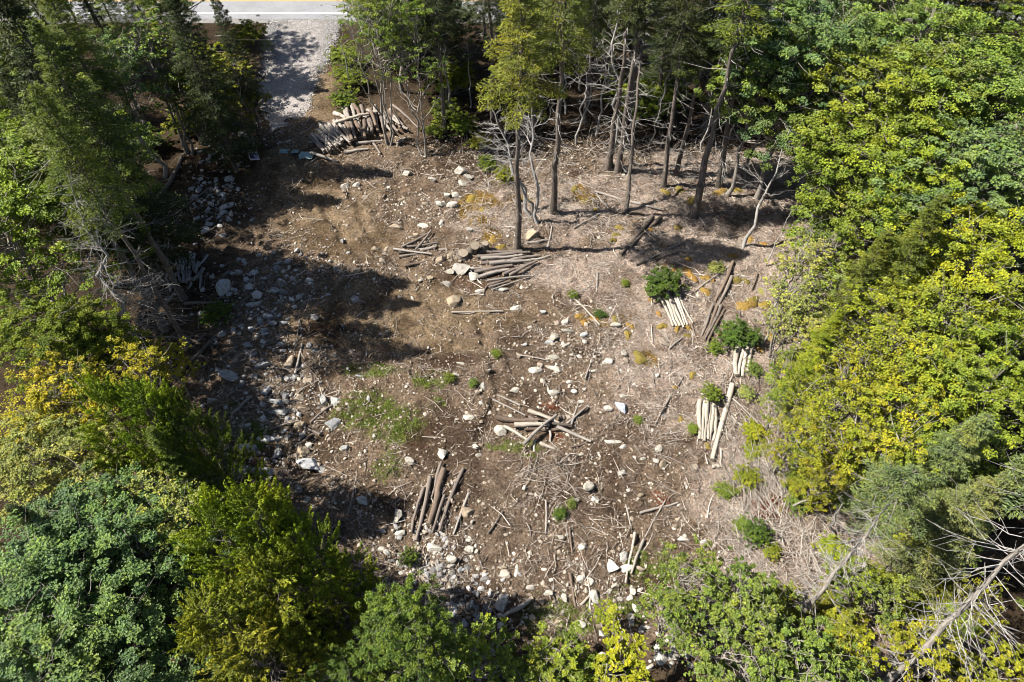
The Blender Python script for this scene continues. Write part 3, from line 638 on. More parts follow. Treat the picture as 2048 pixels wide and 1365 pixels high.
# ------------------------------------------------------------------ trees: right side
ttop('maple', 1790, 110, 12.5, 1.1, 'lime', 'large lime maple, the highest bright crown at the upper right')
ttop('maple', 1750, 225, 10, .72, 'lime', 'lime maple at the right edge of the dark gap')
ttop('maple', 1840, 230, 11.5, 1.0, 'lime', 'lime maple right of and below the highest bright crown')
ttop('maple', 1930, 70, 13, 1.05, 'green', 'green maple near the top right corner, left of the last one')
ttop('maple', 2050, 110, 13, 1.1, 'green', 'green maple in the top right corner')
ttop('maple', 1880, -20, 13, 1.0, 'green', 'green tree cut off by the top edge at the right')
ttop('maple', 1995, 260, 12, 1.1, 'blue', 'blue-green maple at the right edge, upper part')
ttop('open', 1785, 345, 9, .85, 'lime', 'lime maple above the pale leaning stems at the right')
ttop('maple', 1900, 345, 10, .95, 'green', 'green maple between the blue-green maple and the olive spruce')
ttop('sapling', 1655, 390, 5, 1.3, 'green', 'green sapling at the shade edge right of the white dead tree')
ttop('sapling', 1690, 400, 6, 1.4, 'lime', 'lime sapling right of the shade edge')
ttop('spruce', 1900, 385, 12, 1.0, 'spr', 'olive spruce at the right, taller of two side by side')
ttop('spruce', 1790, 450, 10, .95, 'spr', 'olive spruce at the right, shorter of two side by side')
ttop('maple', 2010, 430, 11, .95, 'yel', 'yellow-green maple at the right edge beside the olive spruce')
ttop('open', 1960, 560, 10.5, .9, 'lime', 'yellow-green maple right of the olive spruces')
ttop('maple', 2060, 640, 10, .9, 'lime', 'lime maple cut off by the right edge, middle height')
ttop('open', 1800, 575, 8.5, .95, 'yel', 'yellow maple directly below the shorter olive spruce')
ttop('spruce', 1690, 610, 8, .9, 'sprl', 'soft green spruce at the inner edge of the right scrub')
ttop('spruce', 1650, 700, 6.0, .9, 'sprl', 'small soft green spruce by the bare leaning sapling')
ttop('wisp', 1640, 470, 7.5, 1.0, 'pale', 'pale airy tree at the edge of the clearing, right of the bare pole')
ttop('wisp', 1615, 560, 6, 1.1, 'pale', 'pale airy tree with thin leaves by the long bare pole')
ttop('open', 1880, 680, 9, .9, 'yel', 'yellow maple in the middle of the right scrub')
ttop('open', 1750, 690, 8, .9, 'yel', 'loose yellow maple right of the soft green spruce')
ttop('maple', 1980, 750, 9, .95, 'lime', 'lime maple near the right edge above the grey-green tree')
ttop('open', 1620, 830, 5.5, 1.0, 'yel', 'low yellow maple right of the long peeled log')
ttop('open', 1730, 800, 7, 1.0, 'yel', 'loose yellow maple above the leaning spruce crown')
ttop('open', 1840, 790, 8, .95, 'yel', 'yellow maple with white limbs showing, right scrub')
ttop('open', 1940, 850, 8, .9, 'lime', 'lime tree left of the grey-green crowns at the right edge')
ttop('spruce', 1985, 830, 10, 1.0, 'grey', 'grey-green spruce at the right edge, upper one')
ttop('spruce', 2045, 930, 10, 1.0, 'grey', 'grey-green spruce at the right edge, middle one')
ttop('open', 1660, 930, 4.5, 1.0, 'olive', 'low olive scrub tree left of the leaning spruce')
tbase('leaner', 1600, 1232, 9.5, 1.0, 'grey', 'leaning spruce with green head, foot in the lower right scrub', to=(1800, 980, 8.2))
tbase('leaner', 1765, 1375, 14, .9, 'grey', 'long bare leaning spruce trunk in the lower right corner', to=(2030, 1110, 9.0))
ttop('scrub', 1395, 1135, 4.2, .95, 'green', 'fresh green scrub tree right of the white slab rocks')
ttop('scrub', 1485, 1165, 4.2, .95, 'green', 'fresh green scrub tree, second from the white slab rocks')
ttop('scrub', 1350, 1215, 3.2, .95, 'green', 'low fresh green scrub beside the small pale stones')
ttop('scrub', 1545, 1235, 4.5, 1.0, 'green', 'fresh green scrub tree at the foot of the leaning spruce')
ttop('scrub', 1500, 1310, 4.5, 1.05, 'green', 'fresh green scrub tree at the bottom edge, right of the pale boulders')
ttop('scrub', 1610, 1310, 4.8, 1.05, 'green', 'fresh green scrub tree at the bottom edge, right of centre')
ttop('scrub', 1690, 1360, 4.5, 1.0, 'green', 'fresh green scrub tree at the bottom edge, left of the leaning trunk foot')
ttop('scrub', 1900, 1300, 4, 1.0, 'olive', 'olive scrub tree right of the leaning trunk, bottom right')
ttop('sapling', 2025, 1330, 4, 1.3, 'yel', 'yellow-green tree in the bottom right corner')
ttop('sapling', 1720, 1130, 3.5, 1.2, 'lime', 'lime sapling between the two leaning spruces, upper')
ttop('sapling', 1790, 1180, 3.5, 1.2, 'green', 'green sapling between the two leaning spruces, middle')
ttop('sapling', 1730, 1290, 3, 1.2, 'fern', 'yellow-green sapling between the two leaning spruces, lower')
W = [(1690, 450, 6.5, 'lime'), (1725, 430, 7, 'pale'), (1670, 530, 6.5, 'lime'), (1720, 520, 7, 'pale'), (1660, 640, 5.5, 'pale'), (1700, 690, 6, 'lime'), (1600, 620, 4.5, 'pale'), (1590, 700, 4, 'lime'), (1570, 780, 3.5, 'lime'), (1840, 480, 7, 'pale'), (1580, 880, 3.2, 'olive'), (1640, 760, 5, 'yel'), (1690, 860, 5, 'yel'), (1830, 900, 6, 'lime'), (1900, 930, 6, 'olive'), (1960, 1050, 5, 'green'), (1870, 1060, 4.5, 'olive'), (1990, 1180, 4.5, 'olive'), (1930, 1230, 3.5, 'lime')]
for (a, b, h, c), lab in zip(W, nth_labels([(q[0], q[1], 'wispy %s young tree' % {'lime': 'lime', 'pale': 'pale green', 'olive': 'olive', 'yel': 'yellow', 'green': 'green'}[q[3]]) for q in W])): ttop('wisp', a, b, h, 1.05, c, lab, 'wispy young trees in the right scrub')
for k, (x, y, h) in enumerate([(30, 20, 11), (33, 28, 12), (36, 36, 13), (26, 13, 10), (38, 45, 13), (30, 52, 12), (22, 7, 8)]):
    tree('maple', x, y, h, 1.1, 'lime', 'maple standing outside the right edge of the photo', 'woodland outside the right edge')
tbase('snag', 1760, 440, 7, .9, None, 'pale leaning bare stem in the right scrub, left one', to=(1800, 340, 5.5))
tbase('snag', 1780, 445, 7, .9, None, 'pale leaning bare stem in the right scrub, right one', to=(1835, 340, 5.5))
tbase('spindle', 1745, 880, 6, 1.0, None, 'white bare stem among the yellow maples, left one', to=(1760, 740, 5.0))
tbase('spindle', 1700, 990, 5, 1.0, None, 'grey bare stem beside the leaning spruce head')
tbase('spindle', 1660, 1070, 3.5, 1.2, None, 'broken grey stem left of the leaning spruce', to=(1690, 1000, 3.0))

# ------------------------------------------------------------------ bushes in the clearing
for px, py, h, wf, c, lab in [
    (1320, 580, 1.1, 1.25, 'vivid', 'round dark green bush at the head of the slanting pale log bundle'),
    (1463, 682, 1.05, 1.1, 'vivid', 'round dark green bush at the head of the four short pale logs'),
    (1500, 686, .8, .95, 'vivid', 'small dark green bush right against the four short pale logs'),
    (1427, 700, .5, 1.05, 'lime', 'small round lime bush left of the four short pale logs'),
    (1420, 795, .75, .9, 'lime', 'small lime bush at the head of the six pale logs'),
    (1383, 862, .35, 1.2, 'lime', 'lime tuft left of the six pale logs'),
    (1200, 634, .45, .95, 'vivid', 'small green bush at the end of the thin pale pole'),
    (1146, 594, .4, 1.0, 'lime', 'small green tuft at the upper end of the thin pale pole'),
    (992, 712, .35, 1.2, 'lime', 'bright green tuft beside the tyre ruts'),
    (946, 770, .3, 1.1, 'green', 'green tuft below the tyre ruts, right of its twin'),
    (900, 760, .4, 1.0, 'lime', 'tiny lime tuft below the tyre ruts'),
    (1121, 1032, .45, .95, 'vivid', 'bright green bush alone on the bare soil below the crossed logs'),
    (1143, 1010, .3, 1.0, 'green', 'dark green tuft just right of the lone bright bush'),
    (1508, 1075, .8, .95, 'vivid', 'dark green bush in the pale brush at the lower right'),
    (1483, 1055, .45, 1.2, 'lime', 'lime bush left of the dark green bush in the pale brush'),
    (438, 640, 1.0, 1.0, 'vivid', 'dark green bush in the shade at the left edge of the clearing'),
    (822, 1120, .6, .85, 'green', 'green bush among the stones below the brown log bundle'),
    (1275, 842, .3, 1.1, 'green', 'green tuft right of the bluish white rock'),
    (1505, 742, .45, 1.2, 'green', 'green bush at the lower right of the four short pale logs'),
    (1490, 790, .4, 1.3, 'pale', 'lime bush right of the top of the long peeled log'),
    (1500, 868, .55, 1.4, 'fern', 'yellow-green fern clump right of the long peeled log'),
    (1503, 905, .5, 1.4, 'fern', 'yellow-green fern clump below its twin, right of the long peeled log'),
    (1430, 540, .4, 1.5, 'pale', 'pale grey-green shrub left of the long dark logs'),
    (1560, 640, .8, 1.2, 'pale', 'pale green shrub right of the orange moss mounds'),
    (1590, 610, .9, 1.3, 'pale', 'pale green shrub at the edge of the right scrub'),
    (1570, 730, .6, 1.3, 'pale', 'lime shrub right of the long thin bare pole foot'),
    (1540, 765, .4, 1.4, 'pale', 'lime shrub nearest the four short pale logs on the right'),
    (1450, 985, .4, 1.5, 'lime', 'yellow-green shrub at the edge of the pale brush'),
    (1490, 960, .5, 1.5, 'olive', 'olive shrub at the upper edge of the pale brush'),
    (1250, 570, .35, 1.0, 'lime', 'tiny green tuft near the dry sticks')]:
    p = G(px, py); tree('bush', p.x, p.y, h, wf*1.0, c, lab)
UG = [(rs.uniform(1540, 1900), rs.uniform(900, 1340), rs.choice(('lime', 'fern', 'green', 'olive'))) for k in range(34)]
for (px, py, c), lab in zip(UG, nth_labels([(q[0], q[1], '%s undergrowth shrub' % {'lime': 'lime', 'fern': 'yellow-green', 'green': 'green', 'olive': 'olive'}[q[2]]) for q in UG])):
    p = G(px, py); tree('bush', p.x, p.y, rs.uniform(.4, 1.1), rs.uniform(1.0, 1.4), c, lab, 'undergrowth at the lower right')

# ------------------------------------------------------------------ stuff: twigs, stones, litter, grass
def scatter(n, x0, x1, y0, y1, fn):
    xs, ys_ = [], []
    while sum(map(len, xs)) < n:
        x = R.uniform(x0, x1, n); y = R.uniform(y0, y1, n); k = R.uniform(0, 1, n) < fn(x, y); xs.append(x[k]); ys_.append(y[k])
    return np.concatenate(xs)[:n], np.concatenate(ys_)[:n]
def zone(kinds):
    bl = [b for b in BLOBS if b[0] in kinds]
    def f(x, y):
        r = np.zeros(len(x))
        for _, bx, by, rx, ry in bl: r = np.maximum(r, 1-sstep(.6, 1.25, np.sqrt(((x-bx)/rx)**2+((y-by)/ry)**2)+.5*(fbm(x, y, 77, 2)-.5)))
        return r
    return f
zl, zg = zone(('litter',)), zone(('grass',)); zm = zone(('mud', 'tan'))
ICO_V = np.array([[0, .5257, .8507], [0, -.5257, .8507], [0, .5257, -.8507], [0, -.5257, -.8507], [.5257, .8507, 0], [-.5257, .8507, 0], [.5257, -.8507, 0], [-.5257, -.8507, 0], [.8507, 0, .5257], [-.8507, 0, .5257], [.8507, 0, -.5257], [-.8507, 0, -.5257]])
ICO_F = np.array([[0, 1, 8], [0, 8, 4], [0, 4, 5], [0, 5, 9], [0, 9, 1], [1, 6, 8], [8, 6, 10], [8, 10, 4], [4, 10, 2], [4, 2, 5], [5, 2, 11], [5, 11, 9], [9, 11, 7], [9, 7, 1], [1, 7, 6], [3, 6, 7], [3, 7, 11], [3, 11, 2], [3, 2, 10], [3, 10, 6]])
def stones(name, x, y, sz, m, lo=0., hi=1., sink=.3, **kw):
    n = len(x); s = sz[:, None]*R.uniform(.55, 1.25, (n, 3)); s[:, 2] *= .7
    a = R.uniform(0, 6.28, n); V = ICO_V[None]*(1+R.uniform(-.3, .25, (n, 12, 1)))*s[:, None]
    c, si = np.cos(a)[:, None], np.sin(a)[:, None]
    vx = V[..., 0]*c-V[..., 1]*si; vy = V[..., 0]*si+V[..., 1]*c
    z = height(x, y)+s[:, 2]*(1-2*sink)+kw.pop('dz', 0)
    v = np.stack([vx+x[:, None], vy+y[:, None], V[..., 2]+z[:, None]], -1)
    f = (ICO_F[None]+12*np.arange(n)[:, None, None]).reshape(-1, 3); mb = MB()
    mb.add(v.reshape(-1, 3), f, 0, np.repeat(R.uniform(lo, hi, n), 12)); return ob(name, mb.mesh(name, [m], False), kind='stuff', **kw)
def prisms(name, x, y, ln, r, m, lo=0., hi=1., lift=.03, tilt=.12, az=None, **kw):
    n = len(x); a = R.uniform(0, 6.283, n) if az is None else az; el = R.normal(0, tilt, n)
    d = np.stack([np.cos(a)*np.cos(el), np.sin(a)*np.cos(el), np.sin(el)], 1); s = np.stack([-np.sin(a), np.cos(a), 0*a], 1); u = np.cross(d, s)
    c = np.stack([x, y, height(x, y)+lift+np.abs(np.sin(el))*ln*.4+r], 1); bend = s*(R.normal(0, .07, n)*ln)[:, None]
    vs = []
    for t, o_, k in ((-.5, 0, 1.), (0, 1, .85), (.5, 0, .5)):
        for q in range(3):
            an = q*2.0944; vs.append(c+d*(t*ln)[:, None]+bend*o_+(s*math.cos(an)+u*math.sin(an))*(r*k)[:, None])
    v = np.stack(vs, 1); f0 = np.array([[b+q, b+(q+1) % 3, b+3+(q+1) % 3, b+3+q] for b in (0, 3) for q in range(3)])
    mb = MB(); mb.add(v.reshape(-1, 3), (f0[None]+9*np.arange(n)[:, None, None]).reshape(-1, 4), 0, np.repeat(R.uniform(lo, hi, n), 9)); return ob(name, mb.mesh(name, [m], False), kind='stuff', **kw)
def inclear(x, y): return (1-sstep(13.5, 17.5, np.abs(x+.5)))*(drive_dist(x, y) > 1.05)*(1-.7*zm(x, y)*(fbm(x/.8, y/.8, 5, 2) > .35))
# crumbs of stone over the soil
x, y = scatter(17000, -17, 17, 8, 44, lambda x, y: inclear(x, y)*(.25+.75*(fbm(x/1.3, y/1.3, 60, 3) > .52))*(1-.75*zl(x, y)))
stones('pebbles', x, y, R.gamma(2.0, .015, len(x))+.018, M_PEB, 0., .95, label='small stones strewn over the bare soil of the clearing', category='pebbles')
# straw-thin twigs: dense on the right litter, sparse on soil
x, y = scatter(15000, -16, 20, 8, 46, lambda x, y: np.clip(zl(x, y)*.95+.05, 0, 1)*(.25+1.5*sstep(.42, .6, fbm(x/.9, y/.9, 71, 3))))
prisms('dry_twigs', x, y, R.gamma(3, .11, len(x))+.12, R.uniform(.005, .013, len(x)), M_TWIG, .3, 1., label='dry twigs and needles matting the litter on the right', category='twigs')
x, y = scatter(6500, -16, 16, 8, 42, lambda x, y: (1-zl(x, y)*.8)*(drive_dist(x, y) > 1.2)*(1-.8*zm(x, y))*(.1+1.4*sstep(.48, .62, fbm(x/1.1, y/1.1, 72, 3))))
prisms('slash_twigs', x, y, R.gamma(2.5, .16, len(x))+.12, R.uniform(.006, .02, len(x)), M_TWIG, 0., .75, label='broken twigs strewn over the dark soil of the clearing', category='twigs')
x, y = scatter(240, -15, 17, 8, 42, lambda x, y: .4+.6*zl(x, y))
prisms('loose_sticks', x, y, R.uniform(.6, 1.8, len(x)), R.uniform(.014, .03, len(x)), M_TWIG, .4, 1., .05, label='loose broken sticks lying about the clearing', category='sticks')
# litter flakes
x, y = scatter(26000, -17, 20, 8, 46, lambda x, y: np.clip(.22+zl(x, y)*.8, 0, 1)*(drive_dist(x, y) > 1.1)*(1-.7*zm(x, y)))
n = len(x); mb = MB(); c = np.stack([x, y, height(x, y)+R.uniform(.01, .05, n)], 1); ln = R.uniform(.05, .14, n)
leaves(mb, c, np.array([0, 0, 1.])+R.normal(0, .45, (n, 3)), R.normal(0, 1, (n, 3)), ln, ln*R.uniform(.3, .8, n), np.clip(R.normal(.5, .25, n)+.15*zl(x, y), 0, 1))
ob('leaf_litter', mb.mesh('leaf_litter', [M_CHIP], False), kind='stuff', label='brown bark chips and fallen leaves on the ground', category='leaf litter')
# grass
x, y = scatter(16000, -14, 14, 8, 30, lambda x, y: zg(x, y)*(fbm(x/.35, y/.35, 90, 2) > .45))
n = len(x); mb = MB(); ln = R.uniform(.05, .16, n); dirv = R.normal(0, .6, (n, 3)); dirv[:, 2] = 1
c = np.stack([x, y, height(x, y)], 1)+unit(dirv)*ln[:, None]*.5
leaves(mb, c, R.normal(0, 1, (n, 3)), dirv, ln, np.full(n, .018), np.clip(R.normal(.5, .25, n), 0, 1))
ob('grass', mb.mesh('grass', [M_GRASS], False), kind='stuff', label='short green grass patches on the damp soil', category='grass')
# driveway crushed stone: thick along both edges and at the mouth
yd0, yd1 = DRV[0][1], ROAD_Y-.2
def fd(x, y):
    d = drive_dist(x, y); top = sstep(yd1-14, yd1-3, y)
    return np.where(d < 1.25, np.clip(np.exp(-((d-.92)/.20)**2)*(.12+.88*top)*sstep(yd0, yd0+6, y)+.05*(d < 1)+.35*(d < 1.1)*(sstep(yd1-7, yd1-2, y)), 0, 1), 0)
x, y = scatter(9000, -24, -10, yd0, yd1, fd)
stones('crushed_stone', x, y, R.uniform(.02, .06, len(x)), M_GRAVEL, .1, 1., .25, dz=.05, label='crushed grey stone along the driveway edges and mouth', category='gravel')

# ------------------------------------------------------------------ rocks
def rock_mesh(seed, sub=3):
    import bmesh
    rng = np.random.default_rng(seed); bm = bmesh.new(); bmesh.ops.create_icosphere(bm, subdivisions=sub, radius=1)
    co = np.array([v.co[:] for v in bm.verts])
    for k in range(rng.integers(9, 13)):
        n = unit(rng.normal(0, 1, 3)); d = rng.uniform(.36, .74); t = co @ n; co = np.where((t > d)[:, None], co-n*(t-d)[:, None]*.96, co)
    nn = vn(co[:, 0]*2.3+5+seed, co[:, 1]*2.3+co[:, 2]*1.7, seed)-.5; co = co*(1+.10*nn)[:, None]
    co /= np.abs(co).max(0)
    for v, q in zip(bm.verts, co): v.co = q
    me = bpy.data.meshes.new('rock'); bm.to_mesh(me); bm.free(); me.materials.append(M_STONE)
    for p in me.polygons: p.use_smooth = False
    return me
ROCK = [rock_mesh(500+i, 3) for i in range(10)]; ROCKS = [rock_mesh(540+i, 2) for i in range(8)]
rocks = []
def rk(s, tint='p'):
    for t in s.split(): a = t.split(','); rocks.append((float(a[0]), float(a[1]), float(a[2]), float(a[3]) if len(a) > 3 else float(a[2])*.85, tint))
rk('924,343,26,22 937,356,18 924,368,18 909,391,17 893,391,14 883,409,19 903,412,26,22 866,359,18,12 712,370,15 690,374,15,18 816,348,20 847,454,20,16 938,460,14 883,448,10,16 920,541,38,38 899,545,18 943,539,15 946,556,24,20 891,568,20 958,584,18,9 1004,580,26,14 842,561,13')
rk('851,410,12 750,499,16 773,497,12,15 755,516,13 882,523,19 900,512,14,18 860,557,12 909,604,26,34 793,455,26,12 713,542,17 1067,473,28,30 730,395,12 765,420,10 800,400,10 830,470,11 690,450,12,8', 't')
rk('1032,616,22,14 1136,663,26,12 1109,675,18,20 1133,692,16 1105,716,22,14 1069,742,28,16 1107,737,32,16 1214,725,20 1229,650,24,14 966,774,14,18 1027,782,20 1108,787,22 1149,785,15 1246,792,15 1216,817,16 936,836,24,14 922,727,18,9 911,750,16,9 1132,647,17 977,742,12 1247,707,14,18 1138,764,14 1161,804,12 1060,655,10 1185,742,10 1270,770,10')
rk('1242,814,24,30', 'b'); rk('1097,686,18,13 1166,670,18 1050,690,10 1085,625,12', 'g')
rk('999,862,24,26 885,906,17,28 819,922,20,17 953,895,20,14 957,910,12 868,1098,30,26 937,1100,20 1175,972,24,26 1191,999,19 1241,945,15,18 1228,885,30,13 1245,893,14 1162,1158,16,24 1183,1164,14,18 1191,1195,24,28 1129,1195,12,16 1096,1187,17,13 1061,1177,15 1034,1139,10,26 1003,1212,26,42 1160,1251,24,20 1001,1251,16,24 903,1119,20 1120,1075,12 1135,1068,12 1150,1000,14')
rk('936,1023,26,30 1015,1297,18,14 1061,1288,13,16 858,1010,10 1005,1135,12 1075,1215,10 1115,1245,12 1130,1292,16,13 1100,1300,14', 't')
rk('1219,1183,13 1229,1172,13 1239,1197,14 1260,1197,15 1264,1183,13,16 1279,1179,13 1288,1190,11 1272,1218,13,20 1264,1240,14,26 1297,1208,14 1289,1255,16,10 1318,899,15,20 1310,922,13 1368,1079,24,14 1407,1086,14 1318,1317,28,26 1345,1315,26,22 1300,1335,16 1448,1191,24 1413,1206,28,16 1436,1243,26,22 1407,1272,24,16 1455,1215,18 1380,1330,16 1285,917,12,9')
rk('1324,928,14,20 1355,1040,10 1280,990,12', 't')
rk('1228,1135,24,26 1250,1138,28,16 1247,1118,14,26 1222,1125,10,14', 'w')
rk('953,1276,30,58 985,1305,18 930,1250,14,20 905,1230,14 875,1245,14', 'g')
rk('459,755,38,30 529,730,36,16 498,692,20,16 552,804,30,18 555,826,36,14 648,802,16,24 670,805,24,20 664,849,28,34 490,853,24,11 540,881,36,18 495,898,36,26 558,907,18,32 622,931,50,28 523,945,48,38 479,949,38,34 691,898,18,14 510,755,18 720,752,16,8 436,740,14 537,955,20 570,862,12 640,940,30,16', 'g')
rk('578,727,20,32 607,818,24,12 582,844,16,20 602,854,24,20 605,905,28,26 615,762,26,16 599,796,16,20 645,781,10,14 476,715,14 560,760,12 620,700,14,10', 't')
rk('425,802,20,16 574,1019,32,20 615,1001,13,16 795,1032,18,30 764,1061,16 799,1067,20,13 764,1098,14 781,1121,13 859,1249,16 488,272,24,16 625,285,16,7 820,1050,12', 'p')
rk('450,580,28,40 548,584,18,12 507,609,28,16 538,634,20 469,548,14 519,511,12 526,661,16 727,1003,26,20 480,520,12 560,560,10 585,600,12 505,560,12', 'g')
TINT = dict(p=(.48, .455, .415), t=(.34, .28, .215), g=(.40, .41, .43), b=(.46, .49, .58), w=(.50, .49, .465))
WORD = dict(p='pale', t='tan', g='grey', b='bluish white', w='white')
def swd(wp, hp): return 'boulder' if wp*hp > 620 else ('long rock' if max(wp, hp) > 1.6*min(wp, hp) else 'rock')
rlab = nth_labels([(q[0], q[1], WORD[q[4]]+' '+swd(q[2], q[3])) for q in rocks])
for i, (px, py, wp, hp, t) in enumerate(rocks):
    sw = swd(wp, hp); lab = rlab[i]
    p = G(px, py); dep = depth_at(p.x, p.y); dp = math.atan2(CAMZ, p.y)
    wx = wp*dep/F/2; ext = hp*dep/F                       # image height covers depth and height of the rock
    zr = min(wx, ext/2)*.72; wy = max(.35*wx, (ext/2-zr*math.cos(dp)*.75)/math.sin(dp))
    me = ROCK[i % 10] if wp > 16 else ROCKS[i % 8]
    q = TINT[t]; j = random.uniform(.72, 1.1)
    o = ob('rock' if sw != 'boulder' else 'boulder', me, loc=(p.x, p.y, p.z+zr*.35), rot=(random.uniform(-.2, .2), random.uniform(-.2, .2), random.choice((0, math.pi))+random.uniform(-.25, .25)), scl=(wx*1.18, wy*1.15, zr*1.1), col=(q[0]*j, q[1]*j, q[2]*j*random.uniform(.95, 1.02)), label=lab, category='rock' if sw != 'boulder' else 'boulder')
# rubble: individually placed stones in the shaded heap and along the left edge
def rub(n, cx, cy, sx, sy, s0, s1, label, group, tint):
    for k in range(n):
        p = G(cx+random.gauss(0, sx), cy+random.gauss(0, sy)); s = random.uniform(s0, s1)*random.uniform(.7, 1.2); q = TINT[tint]; j = random.uniform(.6, 1.1)
        ob('rock', random.choice(ROCKS), loc=(p.x, p.y, p.z+s*.2), rot=(random.uniform(-.3, .3), random.uniform(-.3, .3), random.uniform(0, 6.28)), scl=(s, s*random.uniform(.6, 1), s*random.uniform(.5, .8)), col=(q[0]*j, q[1]*j, q[2]*j), label=label, category='rock', group=group)
rub(56, 425, 400, 36, 36, .13, .30, 'grey rubble stone in the shaded heap below the yard sign', 'rubble heap left of the yard sign', 'g')
rub(14, 450, 280, 22, 16, .15, .3, 'rubble stone in the shade above the yard sign', 'rubble above the yard sign', 'g')
rub(30, 500, 560, 40, 40, .12, .26, 'grey stone in the shade right of the shaded log stack', 'stones by the shaded log stack', 'g')
rub(24, 500, 670, 50, 26, .12, .24, 'grey stone in the shade left of the tyre ruts', 'stones left of the tyre ruts', 'g')
rub(22, 850, 1110, 50, 30, .10, .20, 'small stone in the shade below the brown log bundle', 'stones below the brown log bundle', 'p')
rub(16, 900, 1200, 40, 30, .12, .22, 'dark shaded stone left of the bottom boulders', 'shaded stones at the bottom', 'g')
rub(20, 1340, 1290, 60, 40, .10, .24, 'pale stone among the scrub at the bottom right', 'stones in the bottom scrub', 'w')
# more small stones, too many to name
cs = [(G(px, py), s) for px, py, s in [(425, 400, 3.2), (520, 580, 3.5), (560, 780, 3.5), (560, 900, 3), (850, 1110, 2.4), (930, 1220, 2.5), (1150, 800, 4), (1120, 700, 3), (760, 480, 4), (1200, 1180, 3), (650, 620, 3), (850, 420, 3)]]
xs, ys_ = [], []
for c, s in cs: xs.append(R.normal(c.x, s*.7, 170)); ys_.append(R.normal(c.y, s*.5, 170))
x, y = np.concatenate(xs), np.concatenate(ys_); k = zm(x, y) < .6; x, y = x[k], y[k]
stones('rubble', x, y, R.gamma(2.0, .022, len(x))+.03, M_PEB, .4, 1., .3, label='small broken stones lying in loose drifts over the clearing', category='rubble')

xs, ys_ = [], []
for px, py, s in [(425, 400, 2.6), (450, 300, 2.0), (510, 590, 3.2), (540, 720, 3.0), (560, 830, 2.6), (850, 1110, 1.8), (920, 1210, 2.0), (600, 560, 3.0)]:
    c = G(px, py); xs.append(R.normal(c.x, s*.6, 130)); ys_.append(R.normal(c.y, s*.5, 130))
x, y = np.concatenate(xs), np.concatenate(ys_)
stones('broken_stone', x, y, R.gamma(1.3, .045, len(x))+.03, M_GRAVEL, 0., .9, .4, label='bluish broken stone strewn in the shade along the left edge', category='rubble')

# ------------------------------------------------------------------ logs
def log_mesh(seed):
    rng = np.random.default_rng(seed); mb = MB(); x = np.linspace(-.5, .5, 9); p = np.stack([x, .022*np.sin(x*4+seed)+rng.normal(0, .006, 9), .006*np.cos(x*5+seed)], 1)
    r = np.linspace(1.14, .78, 9)*(1+rng.normal(0, .045, 9))
    # unit length, unit radius: scale (L, r, r)
    an = np.arange(12)*2*math.pi/12; rr = r[:, None]*(1+rng.uniform(-.06, .06, (9, 12)))
    off = p[:, 1:]*[30, 30]
    v = np.stack([np.repeat(x[:, None], 12, 1), off[:, :1]+rr*np.cos(an), off[:, 1:]+rr*np.sin(an)], -1)
    i = np.arange(8)[:, None]*12; j = np.arange(12)[None]; j2 = (j+1) % 12
    mb.add(v.reshape(-1, 3), np.stack([i+j, i+j2, i+12+j2, i+12+j], -1).reshape(-1, 4)[:, ::-1], 0)
    for e, s in ((0, -1), (8, 1)):
        mb.add(np.concatenate([v[e], v[e].mean(0)[None]]), np.array([[q, (q+1) % 12, 12][::s] for q in range(12)]), 1)
    for k in range(4):      # knot stubs
        q = rng.integers(1, 8); a = rng.uniform(0, 6.28); c = v[q].mean(0); d = np.array([0, math.cos(a), math.sin(a)])
        tube(mb, [c+d*.7, c+d*1.25, c+d*1.55+np.array([.01, 0, 0])], [.012, .010, .006], 4)
    return mb.mesh('log', [M_LOG, M_CUT])
LOGM = [log_mesh(600+i) for i in range(7)]
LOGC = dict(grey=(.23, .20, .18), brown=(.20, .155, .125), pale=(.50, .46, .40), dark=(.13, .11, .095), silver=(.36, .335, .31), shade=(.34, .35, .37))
nlog = [0]
def log(ax, ay, bx, by, r, c, label, up0=0., up1=0., group=None, name='log', cat='log'):
    a = G(ax, ay, r*.85+up0); b = G(bx, by, r*.85+up1)
    lift = max(hz(a.x+(b.x-a.x)*t, a.y+(b.y-a.y)*t)+r*.6-(a.z+(b.z-a.z)*t) for t in (.15, .3, .5, .7, .85))
    if lift > 0: a.z += lift*.8; b.z += lift*.8
    d = b-a; L = d.length
    rot = d.to_track_quat('X', 'Z').to_matrix() @ Euler((random.uniform(0, 6.28), 0, 0)).to_matrix()
    q = LOGC[c]; j = random.uniform(.85, 1.15); i = nlog[0]; nlog[0] += 1
    o = ob(name, LOGM[i % 7], loc=(a+b)/2, rot=rot.to_euler(), scl=(L, r, r), col=(q[0]*j, q[1]*j, q[2]*j), label=label, category=cat)
    if group: o['group'] = group
    return o
def conv(s, x0, y0, k): return [[x0+t[0]/k, y0+t[1]/k, x0+t[2]/k, y0+t[3]/k] for t in s]
NTH = ['first', 'second', 'third', 'fourth', 'fifth', 'sixth', 'seventh', 'eighth', 'ninth', 'tenth', 'eleventh', 'twelfth', 'thirteenth', 'fourteenth', 'fifteenth', 'sixteenth']
